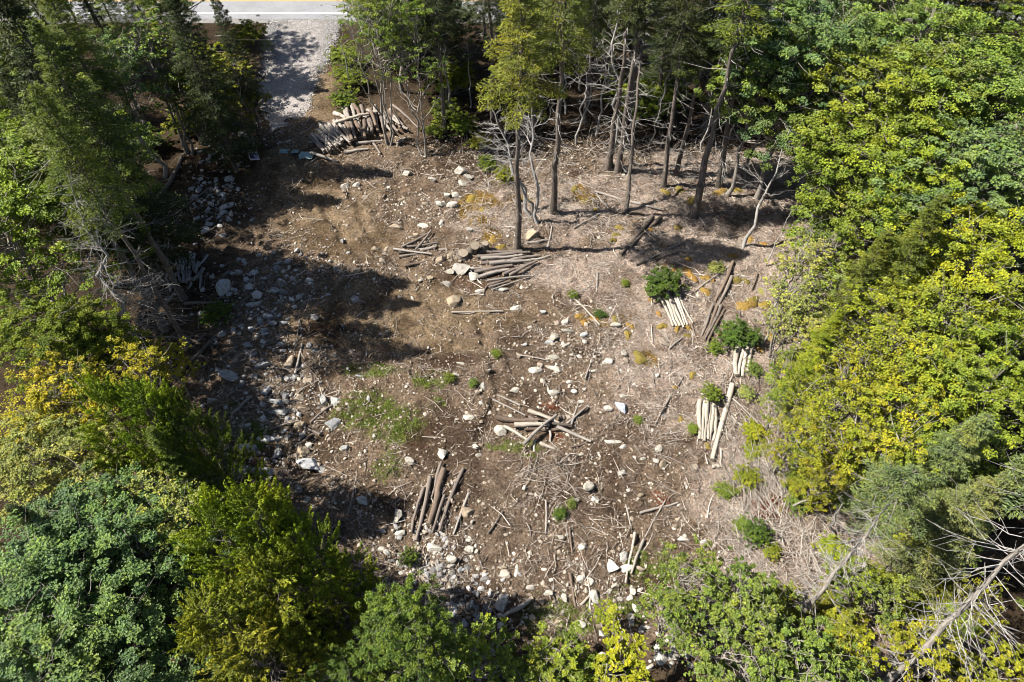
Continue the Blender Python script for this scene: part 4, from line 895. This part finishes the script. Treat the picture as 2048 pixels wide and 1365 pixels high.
# big heap beside the driveway
A = conv([(110, 690, 340, 950), (190, 650, 430, 960), (230, 600, 480, 920), (300, 640, 540, 900), (350, 640, 620, 850), (240, 490, 600, 820), (300, 480, 660, 790), (400, 470, 740, 800), (470, 500, 780, 790)], 610, 190, 8.533)
for k, q in enumerate(A): log(*q, .13, 'silver', '%s log from the left in the lower layer of the big log heap' % NTH[k], .16+.05*(k % 2), .2+.1*(k > 4), 'logs of the big heap')
for k, q in enumerate(conv([(90, 720, 330, 985), (150, 700, 400, 990), (280, 700, 500, 960), (270, 560, 560, 860)], 610, 190, 8.533)): log(*q, .12, 'grey', 'log underneath the lower layer of the big log heap', .03, .03, 'bottom logs of the big heap')
A = conv([(640, 220, 760, 480), (640, 480, 760, 800), (720, 460, 820, 770), (800, 150, 850, 420), (780, 440, 850, 740), (860, 170, 930, 400), (900, 420, 990, 690), (960, 190, 1010, 420), (990, 420, 1040, 720), (1040, 380, 1065, 650), (1080, 240, 1110, 560), (1140, 260, 1200, 520), (1190, 220, 1240, 560), (1100, 420, 1150, 640), (880, 430, 980, 660), (700, 200, 760, 420)], 610, 190, 8.533)
for k, q in enumerate(A): log(*q, .14, ('silver', 'grey', 'brown')[k % 3], '%s log from the left in the upper layer of the big log heap' % NTH[k], .30+.1*(k % 3), .22+.1*(k % 3), 'logs of the big heap')
for k, q in enumerate(conv([(680, 300, 780, 640), (760, 300, 860, 660), (840, 300, 930, 640), (930, 330, 1010, 660), (1010, 300, 1080, 640), (1090, 300, 1160, 640), (1170, 320, 1240, 620), (1260, 300, 1330, 600), (1330, 330, 1400, 600), (1400, 300, 1480, 560), (1460, 280, 1560, 520)], 610, 190, 8.533)): log(*q, .14, 'brown', 'brown log buried under the upper layer of the big log heap', .02, .02, 'buried logs of the big heap')
for k, q in enumerate(conv([(1250, 260, 1330, 560), (1300, 240, 1420, 520), (1380, 260, 1520, 560), (1440, 220, 1600, 480), (1500, 300, 1680, 520), (1330, 420, 1480, 640), (1420, 460, 1600, 620), (1540, 420, 1760, 600)], 610, 190, 8.533)): log(*q, .11, ('grey', 'silver')[k % 2], '%s log from the left in the loose right end of the big log heap' % NTH[k], .25+.12*(k % 3), .2+.1*(k % 2), 'loose right end of the big heap')
for k, q in enumerate(conv([(560, 420, 720, 700), (480, 440, 640, 720), (420, 520, 640, 780), (660, 520, 800, 760), (560, 600, 760, 820)], 610, 190, 8.533)): log(*q, .10, 'silver', '%s log from the left on the seam between both layers of the big heap' % NTH[k], .45, .35, 'seam logs of the big heap')
L8 = [((510, 460, 1090, 330), .12, 'pale', 'pale log lying crosswise on top of the big log heap', .75), ((1050, 260, 1260, 290), .11, 'pale', 'short pale log on top of the heap, left of the many-stemmed tree', .6), ((870, 815, 1310, 790), .1, 'silver', 'log lying along the front foot of the big log heap', .1),
      ((670, 970, 1080, 930), .1, 'silver', 'thin log in front of the big log heap', .0), ((100, 990, 560, 1130), .1, 'silver', 'log lying at the lower left corner of the big log heap', .0), ((1500, 180, 1950, 560), .09, 'grey', 'long pole slanting down the right side of the big log heap', .3),
      ((1450, 290, 1640, 560), .1, 'brown', 'log on the right shoulder of the big log heap, left one', .35), ((1480, 380, 1620, 500), .09, 'silver', 'short log on the right shoulder of the big log heap', .45), ((1570, 850, 1720, 720), .12, 'silver', 'short log at the right foot of the big log heap', .0),
      ((520, 310, 680, 390), .16, 'pale', 'pale split slab on the left of the big log heap', .4), ((1180, 850, 1290, 1010), .09, 'grey', 'short stick in front of the many-stemmed tree', .0), ((30, 620, 200, 470), .04, 'silver', 'thin stick propped at the left of the big log heap', .05), ((1390, 300, 1460, 620), .07, 'silver', 'thin log right behind the many-stemmed tree', .2)]
for q, r, c, lab, up in L8: log(*conv([q], 610, 190, 8.533)[0], r, c, lab, up, up)
# small crossed bundle
for q, r, c, lab, u in [((40, 300, 520, 360), .07, 'silver', 'long log crossing the small crossed log bundle', .12), ((150, 275, 500, 90), .07, 'grey', 'log slanting up right in the small crossed bundle', .08), ((320, 310, 510, 70), .065, 'grey', 'topmost slanting log of the small crossed bundle', .18),
      ((110, 345, 330, 330), .07, 'grey', 'short left log of the small crossed bundle', .0), ((110, 400, 450, 350), .07, 'grey', 'lowest log of the small crossed bundle', .0), ((210, 275, 590, 215), .075, 'grey', 'upper log of the small crossed bundle', .05), ((370, 305, 580, 275), .1, 'silver', 'thick right log of the small crossed bundle', .03), ((610, 310, 710, 290), .06, 'silver', 'short stick right of the small crossed bundle', .0), ((180, 535, 640, 395), .085, 'brown', 'single brown log below the small crossed bundle', .0)]:
    log(*conv([q], 780, 450, 6.206)[0], r, c, lab, u, u)
# long grey bundle
C_ = conv([(1200, 335, 1640, 320), (1080, 380, 1740, 345), (1130, 425, 1640, 365), (1130, 475, 1500, 435), (1450, 460, 1860, 365), (1240, 490, 1740, 425), (1040, 545, 1420, 520), (1050, 580, 1520, 500), (1110, 640, 1480, 545), (1400, 620, 1700, 490), (1480, 615, 1830, 450), (1200, 690, 1740, 625), (1210, 735, 1540, 650), (1230, 765, 1500, 700)], 780, 450, 6.206)
for k, q in enumerate(C_): log(*q, 1.05*(.07, .115, .1, .1, .1, .1, .08, .11, .1, .09, .09, .06, .07, .06)[k], ('grey', 'grey', 'silver')[k % 3], '%s log from the top in the long grey bundle at the straight spruce' % NTH[k], .05+.06*(k % 3), .05+.06*(k % 3), 'logs of the long grey bundle')
for k, q in enumerate(conv([(1150, 450, 1600, 400), (1200, 520, 1650, 470), (1180, 560, 1600, 520), (1180, 600, 1560, 560), (1230, 400, 1750, 370)], 780, 450, 6.206)): log(*q, .09, 'brown', 'brown log underneath the long grey bundle', -.03, -.03, 'bottom logs of the long grey bundle')
for q, r, c, lab in [((1270, 810, 1790, 625), .04, 'silver', 'thin pale pole along the lower edge of the long grey bundle'), ((1150, 865, 1220, 745), .05, 'brown', 'short brown stick at the lower left of the long grey bundle'), ((1750, 435, 1970, 390), .08, 'silver', 'short log poking out right of the long grey bundle'), ((1710, 225, 1960, 205), .07, 'silver', 'short log behind the straight spruce foot'), ((1960, 280, 2010, 20), .055, 'silver', 'upright leaning stick right of the straight spruce'), ((1690, 100, 1760, 20), .06, 'silver', 'leaning stick right beside the straight spruce')]:
    log(*conv([q], 780, 450, 6.206)[0], r, c, lab)
# crossed pile
for q, r, c, lab, u in [((150, 510, 720, 560), .13, 'brown', 'thick dark log at the left of the crossed pile', .06), ((400, 600, 880, 610), .12, 'pale', 'thick pale log lying flat in the crossed pile', .12), ((590, 400, 1010, 590), .10, 'pale', 'pale log slanting down right in the crossed pile', .18), ((520, 880, 970, 470), .085, 'silver', 'topmost log lying across the crossed pile', .36), ((260, 640, 590, 810), .085, 'pale', 'pale log by the round white rock in the crossed pile', .05), ((540, 690, 1040, 670), .085, 'brown', 'reddish log under the crossed pile', .0), ((980, 640, 1450, 830), .085, 'silver', 'log running out to the lower right of the crossed pile', .1), ((750, 850, 960, 950), .085, 'pale', 'short pale log at the bottom of the crossed pile', .0), ((110, 270, 550, 495), .045, 'silver', 'thin pole at the upper left of the crossed pile', .1), ((1120, 590, 1400, 360), .06, 'silver', 'branch reaching to the upper right of the crossed pile', .1), ((670, 990, 690, 800), .06, 'silver', 'short stick pointing down from the crossed pile', .0), ((880, 700, 900, 830), .06, 'silver', 'short stub under the crossed pile', .05), ((1170, 620, 1280, 310), .05, 'silver', 'steeper branch at the upper right of the crossed pile', .08), ((1160, 930, 1400, 840), .05, 'brown', 'brown branch right of and below the crossed pile', .0), ((1000, 1140, 1170, 1000), .03, 'silver', 'thin white stick below the crossed pile', .03), ((600, 500, 820, 660), .07, 'grey', 'grey log inside the crossed pile', .08), ((800, 560, 1180, 620), .08, 'dark', 'dark log end inside the crossed pile', .2)]:
    log(*conv([q], 970, 760, 6.827)[0], r, c, lab, u, u)
# pale slanting bundle and long dark logs
for k, q in enumerate(conv([(310, 590, 510, 1000), (360, 580, 570, 1000), (420, 570, 620, 1000), (465, 555, 660, 1030), (520, 560, 690, 990), (525, 520, 730, 985), (575, 540, 800, 965)], 1280, 520, 7.583)): log(*q, (.075, .09, .1, .085, .07, .07, .055)[k], 'pale', '%s log from the left in the slanting pale bundle' % NTH[k], .02, .02, 'logs of the slanting pale bundle')
for q, r, c, lab in [((1410, 20, 1140, 630), .1, 'brown', 'long dark log, left of the upper pair'), ((1390, 260, 1190, 690), .1, 'grey', 'long dark log, right of the upper pair'), ((1110, 690, 915, 1170), .085, 'grey', 'first from the left of four dark logs below the upper pair'), ((1180, 700, 950, 1190), .085, 'brown', 'second from the left of four dark logs below the upper pair'), ((1230, 690, 985, 1215), .09, 'grey', 'third from the left of four dark logs below the upper pair'), ((1280, 740, 1020, 1235), .08, 'brown', 'rightmost of four dark logs below the upper pair'), ((1390, 60, 830, 480), .05, 'silver', 'thin pale pole crossing the head of the long dark logs'), ((200, 660, 310, 610), .05, 'brown', 'short stick left of the slanting pale bundle'), ((440, 1360, 640, 1170), .06, 'silver', 'stick below the slanting pale bundle'), ((770, 980, 880, 1260), .035, 'brown', 'thin stick running down from the slanting pale bundle'), ((1690, 470, 1780, 200), .045, 'brown', 'upright leaning stick right of the long dark logs')]:
    log(*conv([q], 1280, 520, 7.583)[0], r, c, lab)
for k, q in enumerate(conv([(565, 60, 520, 370), (605, 90, 558, 375), (652, 50, 608, 385), (688, 80, 660, 340)], 1370, 680, 5.25)): log(*q, (.13, .085, .115, .09)[k], 'pale', '%s from the left of the four short pale logs' % NTH[k], .03, .03, 'four short pale logs')
for k, q in enumerate(conv([(172, 630, 140, 1040), (205, 640, 178, 1050), (230, 630, 203, 1060), (270, 650, 240, 1050), (297, 650, 266, 1055), (327, 690, 296, 1060)], 1370, 680, 5.25)): log(*q, (.12, .085, .11, .08, .085, .085)[k], 'pale', '%s from the left of the six pale logs' % NTH[k], .03, .03, 'six pale logs')
for q, r, c, lab in [((490, 470, 285, 1265), .135, 'pale', 'long peeled log right of the six pale logs'), ((370, 1140, 380, 1340), .06, 'pale', 'short pale stick at the foot of the long peeled log'), ((290, 1312, 362, 1335), .12, 'pale', 'cut pale log end at the foot of the long peeled log'), ((480, 800, 600, 900), .05, 'silver', 'stick right of the long peeled log'), ((500, 620, 830, 940), .04, 'silver', 'thin pole slanting right from the long peeled log'), ((640, 380, 810, 800), .035, 'brown', 'thin brown pole right of the four short pale logs')]:
    log(*conv([q], 1370, 680, 5.25)[0], r, c, lab)
# brown bundle
for k, q in enumerate(conv([(110, 420, 55, 640), (145, 370, 80, 680), (205, 300, 150, 470), (218, 335, 135, 600), (217, 455, 155, 640), (305, 330, 185, 630)], 800, 800, 2.416)): log(*q, (.075, .095, .075, .15, .07, .08)[k], 'grey' if k != 3 else 'brown', '%s log from the left in the brown bundle' % NTH[k] if k != 3 else 'thickest log, in the middle of the brown bundle', .04+.1*(k == 2), .02, 'logs of the brown bundle' if k != 3 else None)
for q, r, c, lab in [((335, 450, 255, 650), .06, 'silver', 'single pale stick right of the brown bundle'), ((500, 540, 425, 645), .06, 'dark', 'dark stick right of the tan boulder by the brown bundle'), ((705, 485, 705, 650), .05, 'silver', 'upright pale stick below the crossed pile'), ((625, 965, 495, 1055), .09, 'silver', 'sunlit log end beside the shaded boulder at the bottom'), ((1130, 645, 1090, 890), .055, 'pale', 'pale pole right of the white slab rocks, left one'), ((1175, 675, 1115, 845), .065, 'silver', 'pale pole right of the white slab rocks, right one'), ((1090, 505, 1120, 625), .04, 'silver', 'thin stick above the white slab rocks'), ((820, 610, 830, 740), .05, 'brown', 'brown stick right of the lone bright bush'), ((820, 840, 850, 1000), .06, 'brown', 'brown stick left of the lower pale rocks'), ((1045, 1020, 1080, 1180), .035, 'silver', 'wavy thin stick below the small pale stones'), ((580, 30, 470, -20), .05, 'silver', 'thin stick at the upper left foot of the crossed pile'), ((870, 990, 915, 950), .06, 'pale', 'short pale stick by the lower pale rocks')]:
    log(*conv([q], 800, 800, 2.416)[0], r, c, lab)
# shaded stack
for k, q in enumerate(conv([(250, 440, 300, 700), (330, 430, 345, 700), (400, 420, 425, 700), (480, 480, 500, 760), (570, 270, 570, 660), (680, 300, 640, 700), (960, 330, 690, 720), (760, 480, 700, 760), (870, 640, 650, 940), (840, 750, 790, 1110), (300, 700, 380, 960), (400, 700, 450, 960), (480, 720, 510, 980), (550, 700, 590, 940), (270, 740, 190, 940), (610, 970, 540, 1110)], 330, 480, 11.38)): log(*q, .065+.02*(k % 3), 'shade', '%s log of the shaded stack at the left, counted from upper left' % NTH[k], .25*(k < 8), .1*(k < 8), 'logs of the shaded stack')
# dark logs upper right and other single ones
for q, r, c, lab in [((1304, 436, 1241, 510), .13, 'dark', 'thick dark log leaning in the shade, left of the pair'), ((1319, 436, 1262, 494), .12, 'dark', 'thick dark log leaning in the shade, right of the pair'), ((1189, 384, 1323, 421), .07, 'silver', 'pale fallen pole behind the dark leaning logs'), ((1193, 387, 1219, 421), .07, 'silver', 'short forked pale branch behind the dark leaning logs'), ((1148, 458, 1208, 421), .06, 'silver', 'pale stick left of the dark leaning logs'), ((1271, 532, 1356, 506), .06, 'dark', 'dark branch below the dark leaning logs'), ((1278, 529, 1375, 480), .045, 'silver', 'long thin branch below the dark leaning logs'),
      ((903, 624, 1006, 624), .055, 'pale', 'straight pale pole lying level above the tyre ruts'), ((1147, 597, 1199, 652), .05, 'pale', 'thin pale pole with a green tuft at its end'), ((590, 748, 605, 688), .06, 'silver', 'pale stick in the shade beside the standing rocks'), ((1280, 1028, 1355, 1005), .06, 'silver', 'pale forked branch below the six pale logs'), ((462, 828, 506, 793), .08, 'silver', 'pale log at the left edge above the boulders'), ((350, 755, 430, 672), .12, 'dark', 'dark fallen trunk at the left edge of the clearing'), ((695, 1030, 710, 975), .07, 'grey', 'grey stick in the shade left of the brown bundle'), ((560, 1006, 582, 984), .06, 'silver', 'short stick above the bright green firs'), ((318, 400, 364, 312), .14, 'grey', 'fallen grey trunk left of the rubble heap'), ((300, 470, 420, 380), .06, 'grey', 'thin fallen pole across the shaded brush'), ((470, 620, 530, 570), .08, 'dark', 'dark log in the shade beside the rubble'), ((370, 610, 440, 603), .09, 'grey', 'log below the shaded log stack'), ((1195, 545, 1193, 585), .05, 'silver', 'curved pale stick in the dark litter'), ((1340, 790, 1310, 850), .04, 'silver', 'thin stick left of the six pale logs'), ((1365, 755, 1320, 830), .045, 'grey', 'grey pole left of the six pale logs'), ((1170, 760, 1190, 700), .04, 'silver', 'thin stick above the crossed pile, right'), ((1035, 712, 1095, 722), .04, 'silver', 'pale stick below the tyre ruts'), ((1550, 600, 1570, 560), .04, 'brown', 'stick by the pale shrub'), ((610, 335, 655, 305), .03, 'silver', 'thin stick below the big log heap'), ((1330, 1000, 1290, 1075), .03, 'silver', 'thin stick left of the pale brush'), ((600, 640, 590, 700), .03, 'silver', 'thin stick in the left shade'), ((640, 870, 600, 850), .06, 'grey', 'grey root among the left boulders'), ((620, 845, 668, 808), .055, 'grey', 'branch lying over the left boulders'), ((470, 885, 492, 850), .05, 'brown', 'brown stick beside the left boulders'), ((595, 890, 625, 870), .08, 'brown', 'brown log stub above the tan boulder at the left')]:
    log(*q, r, c, lab)

# ------------------------------------------------------------------ stumps
def stump(px, py, r, h, lab, tilt=0):
    p = G(px, py); rng = np.random.default_rng(int(px)); o = ob('tree_stump', None, loc=p, rot=(tilt, tilt*.6, 0), label=lab, category='stump')
    a = np.arange(18)*2*math.pi/18; rows = []
    for z, k in ((-.15, 1.5), (0, 1.3), (.12, 1.1), (h*.6, 1.0), (h, .97)):
        rr = r*k*(1+.10*np.sin(a*5+z)*(k > 1.05)+rng.uniform(-.03, .03, 18)); rows.append(np.stack([rr*np.cos(a), rr*np.sin(a), np.full(18, z)+(rng.uniform(-.02, .02, 18) if z == h else 0)], 1))
    v = np.stack(rows); i = np.arange(4)[:, None]*18; j = np.arange(18)[None]; j2 = (j+1) % 18; mb = MB()
    mb.add(v.reshape(-1, 3), np.stack([i+j, i+j2, i+18+j2, i+18+j], -1).reshape(-1, 4)); ob('bark', mb.mesh('stump_bark', [M_BARK]), o)
    mb = MB(); mb.add(np.concatenate([v[-1]*[.96, .96, 1], [[0, 0, h+.015]]]), np.array([[q, (q+1) % 18, 18] for q in range(18)])); ob('cut_top', mb.mesh('stump_top', [M_CUT]), o)
stump(946, 502, .30, .8, 'large tilted cut stump left of the long grey bundle', .35); stump(970, 498, .22, .55, 'smaller cut stump between the large stump and the orange moss', .1); stump(926, 512, .34, .3, 'low brown stump just above the white boulder', .1); stump(1389, 935, .16, .12, 'low root stump below the six pale logs'); stump(1035, 402, .2, .3, 'small stump under the dead twigs behind the straight spruces')

# ------------------------------------------------------------------ moss mounds
def moss_mesh(seed):
    rng = np.random.default_rng(seed); mb = MB(); n, k = 22, 9; a = np.arange(n)*2*math.pi/n; edge = 1+.28*np.sin(a*2+seed)+.16*np.sin(a*3+seed*2)+rng.uniform(-.1, .1, n)
    rows = [np.stack([t*edge*np.cos(a), t*edge*np.sin(a), (1-t**2.2)*(1+.35*(vn(t*3*np.cos(a)+9, t*3*np.sin(a)+9, seed)-.5))-.12*(t > .98)+rng.uniform(-.06, .06, n)*(t < .99)], 1) for t in np.linspace(1, .12, k)]
    v = np.concatenate(rows+[np.array([[0, 0, 1.]])]); i = np.arange(k-1)[:, None]*n; j = np.arange(n)[None]; j2 = (j+1) % n
    mb.add(v, np.stack([i+j, i+j2, i+n+j2, i+n+j], -1).reshape(-1, 4)); mb.add(v[-n-1:], np.array([[q, (q+1) % n, n] for q in range(n)])); return mb.mesh('moss_mound', [M_MOSS])
MOSS = [moss_mesh(700+i) for i in range(4)]
MS = [[float(q) for q in t.split(',')] for t in '1378,547,18,9 1412,556,11 1432,520,0 1425,562,7 1412,583,13,7 1490,612,20,14 1505,600,12,10 1530,610,16,9 1472,560,12,8 1490,562,10,7 1350,540,8 1328,536,8 1320,563,6 1438,668,8 1540,668,9,6 1375,655,8 1355,655,7,9 1375,672,8 1325,652,9,8 1318,628,6,6 1300,600,7 1545,680,8,6 1565,678,7 1592,680,8 1520,700,9,6 1556,730,9 1190,640,12,8 1160,632,10,6 1230,640,14,6 1262,652,9,6 1255,668,12,6 1168,645,10,5 1385,400,12,8 1440,385,14,10 1470,380,12,9 1360,380,12 1330,385,11 1500,478,10,8 1529,488,9,5 1380,518,10,6 1465,512,12,6 1175,402,12,8 1192,420,8,6 1240,455,9 1232,470,8,6 1225,480,8,6 1300,460,10,7 1355,455,12,6 1150,378,10 985,480,12,10 1000,495,9,8 965,420,10,6 945,395,14,8 1385,750,9 1362,838,8 1415,893,9 1350,775,6 1560,1020,8 1280,715,16,10 420,620,16,6'.split()]
MS = [a for a in MS if a[2] > 0]
for i, (a, lab) in enumerate(zip(MS, nth_labels([(a[0], a[1], 'orange moss mound') for a in MS]))):
    p = G(a[0], a[1]); dep = depth_at(p.x, p.y); rx = a[2]*dep/F; ry = (a[3] if len(a) > 3 else a[2]*.7)*dep/F/.75
    c = random.choice([(.22, .14, .035), (.20, .145, .03), (.25, .14, .035), (.16, .125, .03)])
    ob('moss_mound', MOSS[i % 4], loc=(p.x, p.y, p.z-.02), rot=(0, 0, random.uniform(0, 6.28)), scl=(rx, ry, .10+.16*min(rx, ry)), col=c, label=lab, category='moss', group='moss mounds on the litter')

# ------------------------------------------------------------------ brush of pale dead sticks, lower right and left shade
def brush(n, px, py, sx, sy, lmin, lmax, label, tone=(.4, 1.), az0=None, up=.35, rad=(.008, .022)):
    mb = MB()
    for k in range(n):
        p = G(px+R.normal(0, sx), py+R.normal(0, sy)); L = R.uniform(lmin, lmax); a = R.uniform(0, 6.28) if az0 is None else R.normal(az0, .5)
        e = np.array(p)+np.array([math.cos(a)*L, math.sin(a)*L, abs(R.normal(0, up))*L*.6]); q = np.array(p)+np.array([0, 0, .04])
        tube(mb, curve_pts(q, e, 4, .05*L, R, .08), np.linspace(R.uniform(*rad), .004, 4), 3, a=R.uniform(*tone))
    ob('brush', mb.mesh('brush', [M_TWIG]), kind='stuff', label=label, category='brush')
brush(420, 1530, 960, 40, 60, .6, 2.2, 'pale dead brush heaped right of the long peeled log', (.55, 1.), 1.9)
brush(420, 1640, 1120, 70, 70, .5, 2.4, 'pale dead brush under the leaning spruces', (.5, 1.))
brush(260, 1490, 1080, 40, 40, .4, 1.4, 'pale twigs around the dark green bush, lower right', (.5, 1.))
brush(240, 1110, 950, 40, 30, .3, 1.2, 'grey twig heap just below the crossed pile', (.2, .9))
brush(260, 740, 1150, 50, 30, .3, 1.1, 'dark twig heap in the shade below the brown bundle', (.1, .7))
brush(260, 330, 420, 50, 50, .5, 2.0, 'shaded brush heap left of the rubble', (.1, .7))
brush(200, 1000, 330, 50, 30, .5, 2.0, 'white dead twigs behind the straight spruces', (.5, 1.), None, .8)
brush(240, 1250, 300, 90, 40, .5, 2.2, 'grey dead brush in the dark wood behind the spruce pair', (.3, .9), None, .9)
brush(160, 1150, 420, 60, 18, .4, 1.4, 'dry branches beside the tallest straight spruce', (.4, 1.))
brush(140, 1650, 620, 40, 60, .5, 1.6, 'pale dry stalks at the edge of the right scrub', (.6, 1.), None, .8)
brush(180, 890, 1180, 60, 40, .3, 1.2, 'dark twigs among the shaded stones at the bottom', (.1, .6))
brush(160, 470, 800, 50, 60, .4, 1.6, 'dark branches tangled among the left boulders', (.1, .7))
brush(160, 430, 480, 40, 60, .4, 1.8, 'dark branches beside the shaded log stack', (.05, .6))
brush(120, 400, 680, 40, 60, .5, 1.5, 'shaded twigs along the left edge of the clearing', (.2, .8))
brush(120, 1180, 1090, 60, 40, .3, .9, 'loose twigs around the lone bright bush', (.4, 1.))
brush(150, 1400, 1240, 60, 50, .4, 1.3, 'pale twigs under the lower right scrub', (.5, 1.))

# ------------------------------------------------------------------ yard sign, mailbox, wire, plastic scraps
def box(mb, c, s, m=0):
    v = np.array([[x, y, z] for x in (-.5, .5) for y in (-.5, .5) for z in (-.5, .5)])*s+np.array(c)
    mb.add(v, np.array([[0, 1, 3, 2], [4, 6, 7, 5], [0, 4, 5, 1], [2, 3, 7, 6], [0, 2, 6, 4], [1, 5, 7, 3]]), m)
def part(name, boxes, m, parent, col=None, poly=None):
    mb = MB()
    for c, s in boxes: box(mb, c, s)
    if poly:
        n = len(poly); v = np.array([[x, y, z] for y in (-.032, -.026) for x, z in poly]); mb.add(v[:n], np.array([list(range(n))])); mb.add(v[n:], np.array([list(range(n))[::-1]]))
        mb.add(v, np.array([[i, i+n, (i+1) % n+n, (i+1) % n] for i in range(n)]))
    return ob(name, mb.mesh(name, [m], False), parent, col=col)
p = G(513, 328); sg = ob('yard_sign', None, loc=p, rot=(math.radians(-14), math.radians(-9), math.radians(-8)), scl=(1.2, 1.2, 1.2), label='small white yard sign with a dark blue portrait, beside the driveway foot', category='sign')
panel = part('panel', [((0, 0, .55), (.62, .03, .60))], M_OBJ, sg, (.62, .62, .70))
part('header', [((0, -.020, .79), (.60, .01, .10))], M_OBJ, panel, (.30, .10, .12))
part('print_field', [((.06, -.019, .51), (.44, .008, .36))], M_OBJ, panel, (.30, .30, .55))
part('portrait', [], M_OBJ, panel, (.02, .02, .10), [(-.24, .36), (.10, .36), (.02, .45), (-.05, .50), (-.07, .57), (-.06, .64), (-.10, .69), (-.17, .69), (-.21, .63), (-.19, .55), (-.24, .50)])
part('mark', [((.14, -.026, .64), (.10, .006, .03))], M_OBJ, panel, (.05, .05, .2))
for x in (-.25, .25): part('stake', [((x, .02, .10), (.03, .03, .62))], M_METAL, sg)
part('corner_bolt', [((-.27, -.022, .80), (.05, .012, .05)), ((.27, -.022, .80), (.05, .012, .05))], M_METAL, panel)
p = G(505, 78); mbx = ob('mailbox', None, loc=p, rot=(0, 0, math.radians(12)), label='dark mailbox on a post at the road shoulder left of the driveway mouth', category='mailbox')
part('post', [((0, 0, .55), (.11, .11, 1.5))], M_BARK, mbx); part('bracket', [((0, .05, 1.26), (.16, .5, .05))], M_WHITE, mbx)
mb = MB(); a = np.linspace(0, math.pi, 9); prof = [(-.14, 0)]+[(-.14*math.cos(t), .14+.14*math.sin(t)) for t in a]+[(.14, 0)]; n = len(prof)
v = np.array([[x, y, 1.285+z] for y in (-.28, .30) for x, z in prof]); mb.add(v, np.array([[i, i+n, (i+1) % n+n, (i+1) % n] for i in range(n)])); mb.add(v[:n], np.array([list(range(n))])); mb.add(v[n:], np.array([list(range(n))[::-1]])); mbb = ob('box', mb.mesh('mailbox_box', [M_METAL], False), mbx)
part('flag', [((.155, .1, 1.5), (.015, .05, .22))], M_YEL, mbb)
xw, yw = Gz(600, 80, 6.5); mb = MB(); xs = np.linspace(-90, 70, 60); tube(mb, np.stack([xs, np.full(60, yw), 6.5+1.2*((xs+16)/80)**2], 1), .011, 5)
ob('utility_wire', mb.mesh('utility_wire', [M_BARK]), label='thin overhead wire crossing above the driveway near the road', category='wire')
def scrap(px, py, w_, d_, lab):
    p = G(px, py, .05); n = 9; xs, ys2 = np.meshgrid(np.linspace(-1, 1, n), np.linspace(-1, 1, n)); r = np.sqrt(xs**2+ys2**2)
    x = xs*w_*(1+.3*(vn(xs*2+px, ys2*2, 4)-.5)); y = ys2*d_*(1+.3*(vn(xs*2, ys2*2+px, 6)-.5)); z = .16*(fbm(xs*2.5+px, ys2*2.5, 8, 3)-.35)
    mb = MB(); i = np.arange(n-1)[:, None]*n; j = np.arange(n-1)[None]; f = np.stack([i+j, i+j+1, i+n+j+1, i+n+j], -1).reshape(-1, 4)
    v = np.stack([x.ravel(), y.ravel(), z.ravel()], 1); mb.add(v, f); mb.add(v-[0, 0, .006], f[:, ::-1])
    ob('plastic_scrap', mb.mesh('plastic_scrap', [M_PLAST], False), loc=p, label=lab, category='plastic sheet')
scrap(612, 312, .5, .4, 'crumpled pale teal sheet at the left foot of the big log heap'); scrap(568, 303, .35, .25, 'small teal scrap in the shade at the driveway foot'); scrap(590, 305, .25, .2, 'tiny teal scrap between the two larger ones')
